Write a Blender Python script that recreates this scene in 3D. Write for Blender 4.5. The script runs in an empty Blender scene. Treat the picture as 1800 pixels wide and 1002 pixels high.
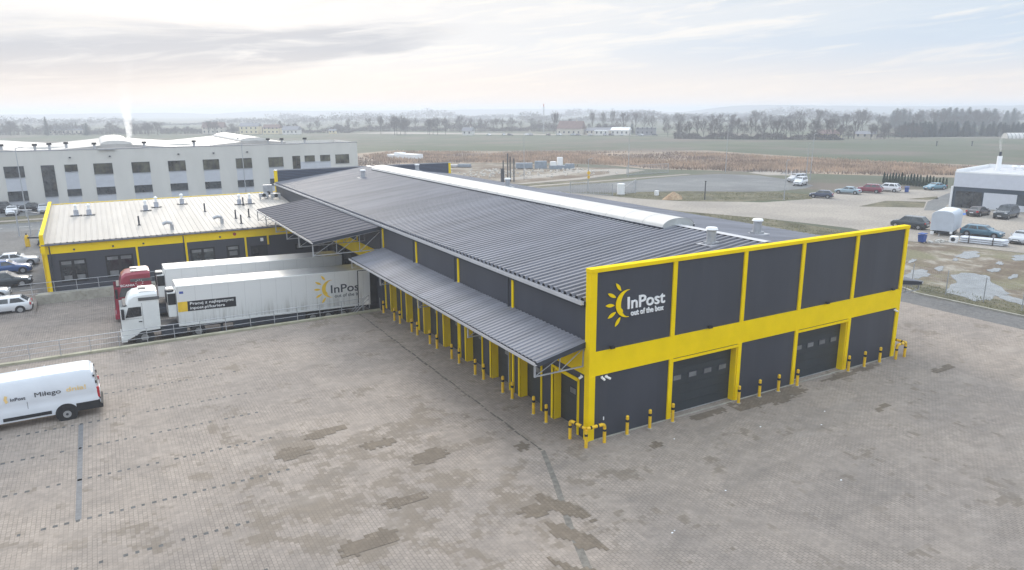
import bpy, bmesh, math, random
from mathutils import Vector, Matrix
random.seed(7)
rnd=random.random
def U(a,b): return a+(b-a)*rnd()
S=bpy.context.scene
C=bpy.data.collections.new("Scene"); S.collection.children.link(C)

# ------------------------------------------------------------------ camera
CAM=Vector((-19.558,-26.603,16.143))
cd=bpy.data.cameras.new("camera"); co=bpy.data.objects.new("camera",cd); C.objects.link(co)
r_=Vector((0.86743713,-0.49751029,-0.00602778)); u_=Vector((0.12340229,0.20339077,0.9712899)); f_=Vector((0.48200073,0.84327677,-0.23782261))
M=Matrix((( r_.x,u_.x,-f_.x,CAM.x),(r_.y,u_.y,-f_.y,CAM.y),(r_.z,u_.z,-f_.z,CAM.z),(0,0,0,1)))
co.matrix_world=M
cd.sensor_width=36; cd.lens=25.0; cd.clip_start=0.5; cd.clip_end=12000
S.camera=co
# ------------------------------------------------------------------ sky, sun, exposure
SUN_AZ=math.radians(8); SUN_EL=math.radians(23)      # azimuth measured from +Y towards +X
sd=Vector((math.sin(SUN_AZ)*math.cos(SUN_EL),math.cos(SUN_AZ)*math.cos(SUN_EL),math.sin(SUN_EL)))
W=bpy.data.worlds.new("World"); S.world=W; W.use_nodes=True
nt=W.node_tree; N=nt.nodes; L=nt.links; N.clear()
def nd(t,**k):
    n=N.new(t)
    for a,b in k.items(): setattr(n,a,b)
    return n
def wmath(op,a,b=None,clamp=False):
    n=nd('ShaderNodeMath',operation=op,use_clamp=clamp)
    for i,v in enumerate((a,b)):
        if v is None: continue
        if isinstance(v,(int,float)): n.inputs[i].default_value=v
        else: L.new(v,n.inputs[i])
    return n.outputs[0]
def wmix(f,a,b):
    n=nd('ShaderNodeMix',data_type='RGBA')
    if isinstance(f,(int,float)): n.inputs[0].default_value=f
    else: L.new(f,n.inputs[0])
    for i,v in ((6,a),(7,b)):
        if isinstance(v,tuple): n.inputs[i].default_value=(*v,1)
        else: L.new(v,n.inputs[i])
    return n.outputs[2]
def wramp(x,a,b):
    n=nd('ShaderNodeMapRange',interpolation_type='SMOOTHSTEP'); L.new(x,n.inputs[0]); n.inputs[1].default_value=a; n.inputs[2].default_value=b
    return n.outputs[0]
tc=nd('ShaderNodeTexCoord'); sep=nd('ShaderNodeSeparateXYZ'); L.new(tc.outputs['Generated'],sep.inputs[0])
z=wmath('MAXIMUM',sep.outputs[2],0.0)
den=wmath('ADD',z,0.09)
cx=wmath('DIVIDE',sep.outputs[0],den); cy=wmath('DIVIDE',sep.outputs[1],den)
cmb=nd('ShaderNodeCombineXYZ'); L.new(cx,cmb.inputs[0]); L.new(cy,cmb.inputs[1])
def cloud(scale,detail,rot,sc,seed,dist=0.4):
    mp=nd('ShaderNodeMapping'); L.new(cmb.outputs[0],mp.inputs[0]); mp.inputs['Rotation'].default_value=(0,0,rot); mp.inputs['Scale'].default_value=sc; mp.inputs['Location'].default_value=(seed,seed*.7,seed)
    n=nd('ShaderNodeTexNoise'); L.new(mp.outputs[0],n.inputs['Vector']); n.inputs['Scale'].default_value=scale; n.inputs['Detail'].default_value=detail; n.inputs['Roughness'].default_value=0.58; n.inputs['Distortion'].default_value=dist
    return n.outputs[0]
dt=nd('ShaderNodeVectorMath',operation='DOT_PRODUCT'); L.new(tc.outputs['Generated'],dt.inputs[0]); dt.inputs[1].default_value=sd
toward=wramp(dt.outputs['Value'],0.40,0.98)
az=wmath('ARCTAN2',sep.outputs[0],sep.outputs[1])
cb2=nd('ShaderNodeCombineXYZ'); L.new(wmath('MULTIPLY',az,2.6),cb2.inputs[0]); L.new(wmath('ADD',wmath('MULTIPLY',z,24.0),wmath('MULTIPLY',az,-2.2)),cb2.inputs[1])
def streak(scale,detail,seed,dist=.5):
    mp=nd('ShaderNodeMapping'); L.new(cb2.outputs[0],mp.inputs[0]); mp.inputs['Location'].default_value=(seed,seed*.7,seed)
    n=nd('ShaderNodeTexNoise'); L.new(mp.outputs[0],n.inputs['Vector']); n.inputs['Scale'].default_value=scale; n.inputs['Detail'].default_value=detail; n.inputs['Roughness'].default_value=.6; n.inputs['Distortion'].default_value=dist
    return n.outputs[0]
s1=streak(1.1,8,2.3); s2=streak(2.4,8,7.7,.8)
base=wmix(toward,(0.68,0.81,0.95),(0.96,0.96,0.97))
# thin white streaks over the blue
col=wmix(wmath('MULTIPLY',wramp(s2,0.47,0.68),0.8),base,(1.08,1.05,1.01))
# the long grey-blue cloud bank low in the north and its thin branches
bc=wmath('ADD',wmath('MULTIPLY',az,0.10),0.058)
wob=wmath('MULTIPLY',wmath('SUBTRACT',s1,0.5),0.07)
dd_=wmath('ABSOLUTE',wmath('SUBTRACT',wmath('ADD',z,wob),bc))
wd_=wmath('MAXIMUM',wmath('SUBTRACT',0.050,wmath('MULTIPLY',wmath('ABSOLUTE',wmath('ADD',az,0.05)),0.085)),0.001)
band=wramp(wmath('DIVIDE',dd_,wd_),1.25,0.35)
band=wmath('MULTIPLY',wmath('MULTIPLY',band,wramp(s2,0.22,0.55)),wramp(wd_,0.004,0.018))
col=wmix(wmath('MULTIPLY',band,0.9),col,(0.56,0.60,0.68))
up=wmath('MULTIPLY',wramp(z,0.10,0.14),wmath('MULTIPLY',wramp(s1,0.50,0.62),wramp(az,0.5,0.1)))
col=wmix(wmath('MULTIPLY',up,0.7),col,(0.72,0.73,0.78))
up2=wmath('MULTIPLY',wramp(s1,0.58,0.42),wramp(az,0.45,0.9))
col=wmix(wmath('MULTIPLY',up2,0.35),col,(0.62,0.74,0.90))
glow=wmath('MULTIPLY',wmath('MULTIPLY',wramp(dt.outputs['Value'],0.93,1.0),wramp(band,.6,0.0)),0.6)
col=wmix(glow,col,(1.25,1.2,1.13))
hz=wramp(z,0.085,0.0)
col=wmix(wmath('MULTIPLY',hz,0.85),col,(1.14,0.98,0.84))
boost=wmath('ADD',wmath('MULTIPLY',wramp(z,0.16,0.70),1.15),1.0)
vm=nd('ShaderNodeVectorMath',operation='SCALE'); L.new(col,vm.inputs[0]); L.new(boost,vm.inputs['Scale'])
sky=nd('ShaderNodeTexSky',sky_type='NISHITA'); sky.sun_disc=False; sky.sun_elevation=SUN_EL; sky.sun_rotation=SUN_AZ; sky.air_density=1; sky.dust_density=3
bg1=nd('ShaderNodeBackground'); L.new(sky.outputs[0],bg1.inputs[0]); bg1.inputs[1].default_value=0.05
bg2=nd('ShaderNodeBackground'); L.new(vm.outputs[0],bg2.inputs[0]); bg2.inputs[1].default_value=.98
ms=nd('ShaderNodeMixShader'); ms.inputs[0].default_value=0.93; L.new(bg1.outputs[0],ms.inputs[1]); L.new(bg2.outputs[0],ms.inputs[2])
wo=nd('ShaderNodeOutputWorld'); L.new(ms.outputs[0],wo.inputs[0])
sl=bpy.data.lights.new("sun",'SUN'); sl.energy=1.8; sl.angle=math.radians(12); sl.color=(1,0.92,0.80)
so=bpy.data.objects.new("sun",sl); C.objects.link(so); so.rotation_euler=sd.to_track_quat('Z','Y').to_euler(); so.location=(0,60,80)
S.cycles.volume_bounces=2
S.view_settings.view_transform='Standard'; S.view_settings.look='None'; S.view_settings.gamma=1; S.view_settings.exposure=0.0

# ------------------------------------------------------------------ materials
def newmat(name):
    m=bpy.data.materials.new(name); m.use_nodes=True
    t=m.node_tree; b=t.nodes['Principled BSDF']; return m,t,b
def mnode(t,ty,**k):
    n=t.nodes.new(ty)
    for a,b in k.items(): setattr(n,a,b)
    return n
def mixc(t,f,a,b,blend='MIX'):
    n=mnode(t,'ShaderNodeMix',data_type='RGBA',blend_type=blend)
    if isinstance(f,(int,float)): n.inputs[0].default_value=f
    else: t.links.new(f,n.inputs[0])
    for i,v in ((6,a),(7,b)):
        if isinstance(v,tuple): n.inputs[i].default_value=(*v[:3],1)
        else: t.links.new(v,n.inputs[i])
    return n.outputs[2]
def rng(t,x,a,b,c=0,d=1):
    n=mnode(t,'ShaderNodeMapRange',interpolation_type='SMOOTHSTEP'); t.links.new(x,n.inputs[0])
    for i,v in enumerate((a,b,c,d)): n.inputs[i+1].default_value=v
    return n.outputs[0]
def mul(t,a,b,op='MULTIPLY'):
    n=mnode(t,'ShaderNodeMath',operation=op)
    for i,v in enumerate((a,b)):
        if isinstance(v,(int,float)): n.inputs[i].default_value=v
        else: t.links.new(v,n.inputs[i])
    return n.outputs[0]
def noise(t,scale,detail=4,rough=.55,stretch=None,vec=None,dist=0,rot=None):
    if vec is None:
        c=mnode(t,'ShaderNodeNewGeometry'); vec=c.outputs['Position']
    if stretch or rot:
        mp=mnode(t,'ShaderNodeMapping'); t.links.new(vec,mp.inputs[0])
        if stretch: mp.inputs['Scale'].default_value=stretch
        if rot: mp.inputs['Rotation'].default_value=(0,0,rot)
        vec=mp.outputs[0]
    n=mnode(t,'ShaderNodeTexNoise'); t.links.new(vec,n.inputs['Vector'])
    n.inputs['Scale'].default_value=scale; n.inputs['Detail'].default_value=detail; n.inputs['Roughness'].default_value=rough; n.inputs['Distortion'].default_value=dist
    return n.outputs[0]
def mat(name,col,rough=.5,metal=0,var=.12,scale=1.5,dirt=None,dirtf=.3,stretch=None,bump=0,bscale=30,coat=0,spec=.5,emit=None):
    m,t,b=newmat(name)
    n=noise(t,scale,5,stretch=stretch)
    lo=tuple(max(0,c*(1-var)) for c in col); hi=tuple(min(1,c*(1+var)) for c in col)
    c=mixc(t,rng(t,n,.3,.7),lo,hi)
    if dirt:
        n2=noise(t,scale*2.3,8,.65,stretch=stretch)
        c=mixc(t,mul(t,rng(t,n2,.5,.75),dirtf),c,dirt)
    t.links.new(c,b.inputs['Base Color'])
    b.inputs['Roughness'].default_value=rough; b.inputs['Metallic'].default_value=metal
    b.inputs['Coat Weight'].default_value=coat; b.inputs['Specular IOR Level'].default_value=spec
    if bump:
        n3=noise(t,bscale,3); bp=mnode(t,'ShaderNodeBump'); bp.inputs['Strength'].default_value=bump; bp.inputs['Distance'].default_value=.02
        t.links.new(n3,bp.inputs['Height']); t.links.new(bp.outputs[0],b.inputs['Normal'])
    return m
anth=mat('anthracite_panel',(.046,.050,.065),.5,var=.06,scale=.6,stretch=(1,1,.3))
anthd=mat('door_panel',(.036,.043,.050),.5,var=.08,scale=.8)
black=mat('black_rubber',(.016,.016,.018),.75)
dark=mat('dark_metal',(.045,.05,.062),.65,spec=.3)
yel=mat('yellow_paint',(.90,.63,.0),.65,var=.04,scale=.7,spec=.08)
yelb=mat('bollard_yellow',(.80,.49,.015),.5,var=.1,scale=4,dirt=(.35,.22,.04),dirtf=.35)
rfm=mat('roof_sheet',(.19,.192,.218),.58,metal=.0,spec=.3,var=.10,scale=.35,stretch=(.4,1.5,1),dirt=(.10,.10,.12),dirtf=.4)
rfu=mat('canopy_sheet',(.085,.086,.104),.8,metal=.0,spec=.12,var=.08,scale=.5,dirt=(.14,.13,.13),dirtf=.4)
steel=mat('galvanised_steel',(.42,.43,.45),.5,metal=.4,var=.1,scale=3)
trim=mat('gutter_trim',(.55,.55,.57),.4,metal=.3,var=.05)
poly=mat('polycarbonate',(.62,.60,.57),.4,var=.04,scale=.8,dirt=(.6,.58,.52),dirtf=.4)
sign_w=mat('sign_white',(.85,.85,.85),.4,var=.02)
conc=mat('concrete',(.36,.34,.29),.85,var=.15,scale=1.2,dirt=(.19,.18,.13),dirtf=.6,bump=.2)
concs=mat('concrete_moss',(.37,.35,.26),.9,var=.15,scale=1.0,dirt=(.22,.21,.12),dirtf=.6)
offroof=mat('pale_roof_sheet',(.43,.40,.365),.65,metal=.0,spec=.25,var=.06,scale=.5,dirt=(.50,.44,.36),dirtf=.4,stretch=(2,.3,1))
facw=mat('white_render',(.66,.635,.59),.8,var=.05,scale=.3,dirt=(.58,.56,.52),dirtf=.4,stretch=(1,1,.25))
facg=mat('grey_spandrel',(.55,.56,.60),.7,var=.04)
truckw=mat('truck_white',(.74,.75,.74),.32,var=.05,scale=.8,coat=.3)
vanw=mat('van_white',(.72,.75,.80),.3,var=.03,scale=.8,coat=.5)
red=mat('maroon_paint',(.26,.012,.035),.3,var=.08,coat=.5)
pink=mat('painted_sheen_roof',(.62,.50,.48),.35,var=.06)  # reflected sheen on the maroon cab roof, put into the base colour
lred=mat('tail_light',(.45,.01,.02),.25,coat=.5)
glassd,t_,b_=newmat('dark_glass'); b_.inputs['Base Color'].default_value=(.02,.026,.03,1); b_.inputs['Roughness'].default_value=.06; b_.inputs['Specular IOR Level'].default_value=.7
nn=noise(t_,1.1,3); t_.links.new(mixc(t_,rng(t_,nn,.35,.7),(.012,.016,.02),(.07,.08,.085)),b_.inputs['Base Color'])
glassf=mat('office_glass',(.075,.072,.05),.12,var=.9,scale=.5,dirt=(.02,.025,.03),dirtf=.9)  # yellowish interior and reflections painted into the pane; dirt tone is dark glass
glassb=mat('blind_glass',(.17,.175,.18),.3,var=.25,scale=1.4)
hubm=mat('wheel_rim',(.42,.43,.45),.35,metal=.7)
lampm=mat('head_light',(.6,.62,.65),.1,var=.05,coat=.8)
navy=mat('sticker_dark',(.016,.017,.022),.4)
orange=mat('pale_orange_print',(.85,.60,.25),.4,var=.03)
stkyel=mat('sticker_yellow',(.80,.52,.03),.4)
printd=mat('print_dark',(.045,.05,.07),.4)
def carpaint(n,c): return mat(n,c,.22,metal=.15,var=.04,coat=.8)
# trailer side with dirt streaks rising from the lower edge (road dirt keeps its place on the panel)
trl,t_,b_=newmat('trailer_panel')
g=mnode(t_,'ShaderNodeTexCoord'); sp=mnode(t_,'ShaderNodeSeparateXYZ'); t_.links.new(g.outputs['Object'],sp.inputs[0])
st=noise(t_,1.0,7,.7,stretch=(3.2,1,.25),vec=g.outputs['Object']); low=rng(t_,sp.outputs[2],2.9,1.2)
dm=mul(t_,rng(t_,st,.42,.68),low)
cc=mixc(t_,mul(t_,dm,.75),(.74,.745,.74),(.36,.35,.32)); 
seam=mnode(t_,'ShaderNodeTexWave',wave_type='BANDS',bands_direction='X'); t_.links.new(g.outputs['Object'],seam.inputs[0]); seam.inputs['Scale'].default_value=.26
cc=mixc(t_,mul(t_,rng(t_,seam.outputs[1],.995,1),.35),cc,(.42,.42,.42))
t_.links.new(cc,b_.inputs['Base Color']); b_.inputs['Roughness'].default_value=.28; b_.inputs['Metallic'].default_value=.1

# block paving
def paving(name,c1,c2,mortar,bw,bh,stain,rot=0,stainamt=1,vis=1.0):
    m,t,b=newmat(name)
    geo=mnode(t,'ShaderNodeNewGeometry'); pos=geo.outputs['Position']
    mp=mnode(t,'ShaderNodeMapping'); t.links.new(pos,mp.inputs[0]); mp.inputs['Rotation'].default_value=(0,0,rot)
    v=mp.outputs[0]
    br=mnode(t,'ShaderNodeTexBrick'); t.links.new(v,br.inputs['Vector'])
    br.inputs['Color1'].default_value=(*c1,1); br.inputs['Color2'].default_value=(*c2,1); br.inputs['Mortar'].default_value=(*mortar,1)
    br.inputs['Scale'].default_value=1; br.inputs['Brick Width'].default_value=bw; br.inputs['Row Height'].default_value=bh; br.inputs['Mortar Size'].default_value=.013; br.inputs['Mortar Smooth'].default_value=.3; br.inputs['Bias'].default_value=0
    big=noise(t,.09,5,.6); mid=noise(t,.45,6,.6,dist=.3)
    avg=tuple((a+b_)/2*.96 for a,b_ in zip(c1,c2))
    # dusty parts where the joints are filled
    c=mixc(t,mul(t,rng(t,mid,.42,.62),1-vis*.30),br.outputs[0],avg)
    tint=mixc(t,rng(t,big,.35,.65),(.88,.87,.87),(1.08,1.05,1.02))
    c=mixc(t,1.0,c,tint,'MULTIPLY')
    fine=noise(t,2.2,8,.72)
    c=mixc(t,1.0,c,mixc(t,rng(t,fine,.3,.72),(.84,.84,.84),(1.12,1.11,1.10)),'MULTIPLY')
    # damp stains that end at the stones' edges
    sn=mnode(t,'ShaderNodeVectorMath',operation='SNAP'); t.links.new(v,sn.inputs[0]); sn.inputs[1].default_value=(bw,bh,1)
    sn2=mnode(t,'ShaderNodeVectorMath',operation='SNAP'); t.links.new(v,sn2.inputs[0]); sn2.inputs[1].default_value=(bw*4,bh*6,1)
    wn=mnode(t,'ShaderNodeTexWhiteNoise'); t.links.new(sn2.outputs[0],wn.inputs['Vector'])
    s1=noise(t,.42,5,.66,vec=sn.outputs[0],stretch=(1,1,0)); s2=noise(t,2.6,2,.5,vec=sn.outputs[0],stretch=(1,1,0)); reg=noise(t,.075,2,.5)
    dd=mnode(t,'ShaderNodeVectorMath',operation='DISTANCE'); t.links.new(pos,dd.inputs[0]); dd.inputs[1].default_value=(-10.5,1.0,0)
    near=mul(t,rng(t,dd.outputs['Value'],13,2,0,.095),mul(t,mul(t,wn.outputs['Value'],.5,'SUBTRACT'),.085),'ADD')
    su=mul(t,mul(t,mul(t,s1,.74),mul(t,s2,.26),'ADD'),near,'ADD')
    sm=rng(t,su,.555,.635)
    sm=mul(t,sm,stainamt)
    c=mixc(t,1.0,c,mixc(t,wn.outputs['Value'],(.94,.94,.94),(1.05,1.05,1.05)),'MULTIPLY'); c=mixc(t,mul(t,sm,.58),c,stain)
    # broad soft tyre / water marks
    tm=noise(t,.16,4,.6,stretch=(1,3.2,1),rot=.6,dist=.6)
    c=mixc(t,mul(t,rng(t,tm,.50,.72),.45),c,tuple(x*.62 for x in avg))
    lm=noise(t,.2,4,.6,stretch=(1.0,2.0,1),rot=-.4)
    c=mixc(t,mul(t,rng(t,lm,.55,.75),.35),c,tuple(min(1,x*1.22) for x in avg))
    for cx_,cy_,rad,amt in ((-14,-16,17.0,.30),(-14,-16,18.9,.28),(8,-30,24,.22),(8,-30,25.9,.22),(-30,10,21,.2),(-30,10,22.8,.2)):
        dn=mnode(t,'ShaderNodeVectorMath',operation='DISTANCE'); t.links.new(pos,dn.inputs[0]); dn.inputs[1].default_value=(cx_,cy_,0)
        wob=mul(t,noise(t,.35,3,.5),.9); df=mul(t,mul(t,mul(t,dn.outputs['Value'],wob,'ADD'),rad,'SUBTRACT'),0,'ADD'); ab=mnode(t,'ShaderNodeMath',operation='ABSOLUTE'); t.links.new(df,ab.inputs[0])
        k_=mul(t,rng(t,ab.outputs[0],.34,.02),rng(t,fine,.35,.65)); c=mixc(t,mul(t,k_,amt),c,tuple(x*.45 for x in avg))
    t.links.new(c,b.inputs['Base Color']); b.inputs['Roughness'].default_value=.72
    bp=mnode(t,'ShaderNodeBump'); bp.inputs['Strength'].default_value=.2; bp.inputs['Distance'].default_value=.01; t.links.new(br.outputs['Fac'],bp.inputs['Height']); bp.invert=True
    t.links.new(bp.outputs[0],b.inputs['Normal'])
    b.inputs['Roughness'].default_value=.85; b.inputs['Specular IOR Level'].default_value=.25
    return m
pave=paving('yard_paving',(.345,.302,.266),(.298,.26,.229),(.205,.178,.155),.2,.165,(.155,.125,.092),rot=math.pi/2)
pave2=paving('ramp_paving',(.29,.255,.23),(.225,.20,.18),(.11,.105,.10),.2,.165,(.13,.12,.10),rot=math.pi/2,stainamt=.5)
pave3=paving('strip_paving',(.20,.195,.19),(.14,.14,.14),(.09,.09,.09),.2,.165,(.10,.09,.08),rot=0,stainamt=.6)
def tones(m,step,amt,axis):
    '''each sheet or panel its own slight tone'''
    t=m.node_tree; b=t.nodes['Principled BSDF']; src=b.inputs['Base Color'].links[0].from_socket
    g=mnode(t,'ShaderNodeNewGeometry'); sn=mnode(t,'ShaderNodeVectorMath',operation='SNAP'); t.links.new(g.outputs['Position'],sn.inputs[0]); sn.inputs[1].default_value=tuple(step if a in axis else 500 for a in 'xyz')
    w=mnode(t,'ShaderNodeTexWhiteNoise'); t.links.new(sn.outputs[0],w.inputs['Vector'])
    c=mixc(t,1.0,src,mixc(t,w.outputs['Value'],(1-amt,)*3,(1+amt,)*3),'MULTIPLY')
    st=noise(t,1.0,6,.7,stretch=(1.6,1.6,.10)); c=mixc(t,mul(t,rng(t,st,.5,.72),amt*1.0),c,(.16,.16,.155))
    t.links.new(c,b.inputs['Base Color'])
tones(anth,1.1,.05,'xy'); tones(rfm,1.0,.10,'y'); tones(offroof,1.0,.04,'x'); tones(anthd,.5,.06,'z')
def ground(name,cols,scales,rough=.95,stretch=None,bump=.3):
    m,t,b=newmat(name); c=cols[0]
    for i,(cc,s) in enumerate(zip(cols[1:],scales)):
        n=noise(t,s,7,.62,stretch=stretch if i==0 else None,dist=.2)
        c=mixc(t,rng(t,n,.45,.62),c,cc)
    f=noise(t,3,6,.7); c=mixc(t,1.0,c,mixc(t,rng(t,f,.3,.7),(.75,.75,.75),(1.25,1.25,1.2)),'MULTIPLY')
    t.links.new(c,b.inputs['Base Color']); b.inputs['Roughness'].default_value=rough; b.inputs['Specular IOR Level'].default_value=.2
    bp=mnode(t,'ShaderNodeBump'); bp.inputs['Strength'].default_value=bump; bp.inputs['Distance'].default_value=.08; t.links.new(f,bp.inputs['Height']); t.links.new(bp.outputs[0],b.inputs['Normal'])
    return m
field=ground('field',[(.10,.108,.075),(.135,.14,.09),(.15,.125,.105),(.078,.095,.055)],(.004,.02,.012),stretch=(1,2.5,1))
verge=ground('verge',[(.14,.13,.085),(.185,.16,.11),(.095,.09,.06)],(.5,.22))
mud=ground('mud_lot',[(.185,.148,.108),(.34,.305,.26),(.135,.10,.07),(.18,.165,.10)],(.35,.16,.12),rough=.7,stretch=(1.6,1,1))
rubg=ground('rubble_ground',[(.22,.18,.14),(.33,.29,.24),(.15,.11,.08)],(.2,.08))
asph=ground('asphalt',[(.17,.172,.175),(.205,.205,.205),(.14,.14,.145)],(.12,.05),rough=.8,bump=.05)
lightpav=ground('light_paving',[(.33,.293,.26),(.365,.325,.287),(.285,.255,.23)],(.12,.05),rough=.85,bump=.05)
sand=ground('sand',[(.38,.26,.17),(.45,.33,.22)],(.8,))
reedg=ground('reed_ground',[(.28,.22,.17),(.36,.27,.20),(.19,.15,.12)],(.05,.02))
waterm=mat('puddle_water',(.20,.205,.205),.10,var=.2,scale=.6)
hillm=mat('hill_wood',(.05,.06,.055),.95,var=.3,scale=.01)
barkm=mat('bark',(.07,.058,.05),.95,var=.2,scale=3)
twigm=mat('twigs',(.085,.068,.058),.95,var=.25,scale=.3)
needm=mat('needles',(.022,.042,.03),.9,var=.35,scale=.5)
thujm=mat('thuja_green',(.03,.055,.028),.9,var=.3,scale=2)
reedm=mat('dry_reed',(.44,.32,.23),.95,var=.35,scale=.12)
reedd=mat('dry_weed',(.25,.185,.145),.95,var=.35,scale=.12)
grassm=mat('dry_grass_blades',(.24,.23,.13),.95,var=.35,scale=1)

# ------------------------------------------------------------------ mesh helpers
class B:
    def __init__(s): s.v=[]; s.f=[]; s.smooth=False
    def add(s,vs,fs):
        n=len(s.v); s.v+= [tuple(v) for v in vs]; s.f+=[tuple(i+n for i in f) for f in fs]; return s
    def box(s,x0,x1,y0,y1,z0,z1):
        if x0>x1:x0,x1=x1,x0
        if y0>y1:y0,y1=y1,y0
        if z0>z1:z0,z1=z1,z0
        return s.add([(x0,y0,z0),(x1,y0,z0),(x1,y1,z0),(x0,y1,z0),(x0,y0,z1),(x1,y0,z1),(x1,y1,z1),(x0,y1,z1)],
          [(0,3,2,1),(4,5,6,7),(0,1,5,4),(1,2,6,5),(2,3,7,6),(3,0,4,7)])
    def bar(s,a,b,w=.05,h=None):
        a=Vector(a);b=Vector(b);d=(b-a).normalized(); h=h or w
        up=Vector((0,0,1)) if abs(d.z)<.95 else Vector((1,0,0))
        sx=d.cross(up).normalized()*w/2; sz=sx.cross(d).normalized()*h/2
        vs=[p+i*sx+j*sz for p in(a,b) for i,j in((-1,-1),(1,-1),(1,1),(-1,1))]
        return s.add(vs,[(0,1,2,3),(7,6,5,4),(0,4,5,1),(1,5,6,2),(2,6,7,3),(3,7,4,0)])
    def tube(s,a,b,r,r2=None,n=10,cap=True):
        a=Vector(a);b=Vector(b);d=(b-a).normalized(); r2=r if r2 is None else r2
        up=Vector((0,0,1)) if abs(d.z)<.95 else Vector((1,0,0))
        x=d.cross(up).normalized(); y=x.cross(d)
        vs=[];fs=[]
        for p,rr in((a,r),(b,r2)):
            for i in range(n):
                t=2*math.pi*i/n; vs.append(p+x*math.cos(t)*rr+y*math.sin(t)*rr)
        for i in range(n): j=(i+1)%n; fs.append((i,i+n,j+n,j))
        if cap: fs.append(tuple(range(n))); fs.append(tuple(range(2*n-1,n-1,-1)))
        return s.add(vs,fs)
    def prism(s,poly,axis,a,b):
        """extrude a 2D polygon between a and b along axis (poly in the other two axes)"""
        def P(p,t): return {'x':(t,p[0],p[1]),'y':(p[0],t,p[1]),'z':(p[0],p[1],t)}[axis]
        n=len(poly); vs=[P(p,a) for p in poly]+[P(p,b) for p in poly]
        fs=[(i,(i+1)%n,(i+1)%n+n,i+n) for i in range(n)]+[tuple(range(n-1,-1,-1)),tuple(range(n,2*n))]
        return s.add(vs,fs)
    def loft(s,rings,closed=True,caps=True):
        n=len(rings[0]); vs=[p for r in rings for p in r]; fs=[]
        for k in range(len(rings)-1):
            for i in range(n if closed else n-1):
                j=(i+1)%n; fs.append((k*n+i,k*n+j,(k+1)*n+j,(k+1)*n+i))
        if caps: fs.append(tuple(range(n-1,-1,-1))); fs.append(tuple(range((len(rings)-1)*n,len(rings)*n)))
        return s.add(vs,fs)
    def o(s,name,m,parent=None,smooth=None,bevel=0,seg=2,loc=None,angle=40):
        me=bpy.data.meshes.new(name); me.from_pydata(s.v,[],s.f); me.validate()
        bm=bmesh.new(); bm.from_mesh(me); bmesh.ops.recalc_face_normals(bm,faces=bm.faces); bm.to_mesh(me); bm.free()
        me.materials.append(m)
        ob=bpy.data.objects.new(name,me); C.objects.link(ob)
        if parent: ob.parent=parent
        if loc: ob.location=loc
        if smooth or s.smooth:
            me.polygons.foreach_set('use_smooth',[True]*len(me.polygons))
            try: me.set_sharp_from_angle(angle=math.radians(angle))
            except Exception: pass
        if bevel:
            md=ob.modifiers.new('bevel','BEVEL'); md.width=bevel; md.segments=seg; md.limit_method='ANGLE'; md.angle_limit=math.radians(35)
        return ob
def sheet(name,poly,z,m,parent=None):
    b=B(); b.add([(p[0],p[1],(p[2] if len(p)>2 else z)) for p in poly],[tuple(range(len(poly)))])
    me=bpy.data.meshes.new(name); me.from_pydata(b.v,[],b.f)
    bm=bmesh.new(); bm.from_mesh(me); bmesh.ops.triangulate(bm,faces=bm.faces); bmesh.ops.recalc_face_normals(bm,faces=bm.faces)
    for f in bm.faces:
        if f.normal.z<0: f.normal_flip()
    bm.to_mesh(me); bm.free(); me.materials.append(m)
    ob=bpy.data.objects.new(name,me); C.objects.link(ob)
    if parent: ob.parent=parent
    return ob
def struct(ob,kind='structure'): ob['kind']=kind; return ob
def tag(ob,label,cat,group=None,kind=None):
    if label: ob['label']=label
    if cat: ob['category']=cat
    if group: ob['group']=group
    if kind: ob['kind']=kind
    return ob
def thing(name,label,cat,loc=(0,0,0),rz=0,group=None,ry=0):
    o=bpy.data.objects.new(name,None); C.objects.link(o); o.location=loc; o.rotation_euler=(0,ry,rz); o.empty_display_size=.5
    return tag(o,label,cat,group)
def dup(src,loc,rz=None,label=None,group=None,scale=None):
    def rec(o,par):
        c=o.copy(); C.objects.link(c); c.parent=par
        for ch in kids.get(o,[]): rec(ch,c)
        return c
    r=rec(src,None); r.location=loc
    if rz is not None: r.rotation_euler=(r.rotation_euler[0],r.rotation_euler[1],rz)
    if scale: r.scale=scale
    if label: r['label']=label
    if group: r['group']=group
    return r
kids={}
def reg(src):
    """remember children of a thing for copying"""
    kids.clear()
    for o in C.objects:
        if o.parent: kids.setdefault(o.parent,[]).append(o)
def text(name,body,m,size,mat4,parent,bold=0,width=None,extrude=.01,kern=1):
    cu=bpy.data.curves.new(name,'FONT'); cu.body=body; cu.size=size; cu.offset=bold; cu.extrude=extrude; cu.space_character=kern; cu.resolution_u=4
    ob=bpy.data.objects.new(name,cu); C.objects.link(ob)
    bpy.context.view_layer.update()
    me=bpy.data.meshes.new_from_object(ob.evaluated_get(bpy.context.evaluated_depsgraph_get()))
    bpy.data.objects.remove(ob)
    xs=[v.co.x for v in me.vertices]; x0=min(xs); w=max(xs)-x0
    s=(width/w) if width else 1
    for v in me.vertices: v.co.x=(v.co.x-x0)*s
    me.transform(mat4); me.materials.clear(); me.materials.append(m)
    o2=bpy.data.objects.new(name,me); C.objects.link(o2); o2.parent=parent
    return o2
def T_y(x,y,z,rot=0):  # text plane facing -y
    return Matrix.Translation((x,y,z))@Matrix.Rotation(rot,4,'Y')@Matrix.Rotation(math.pi/2,4,'X')

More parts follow.
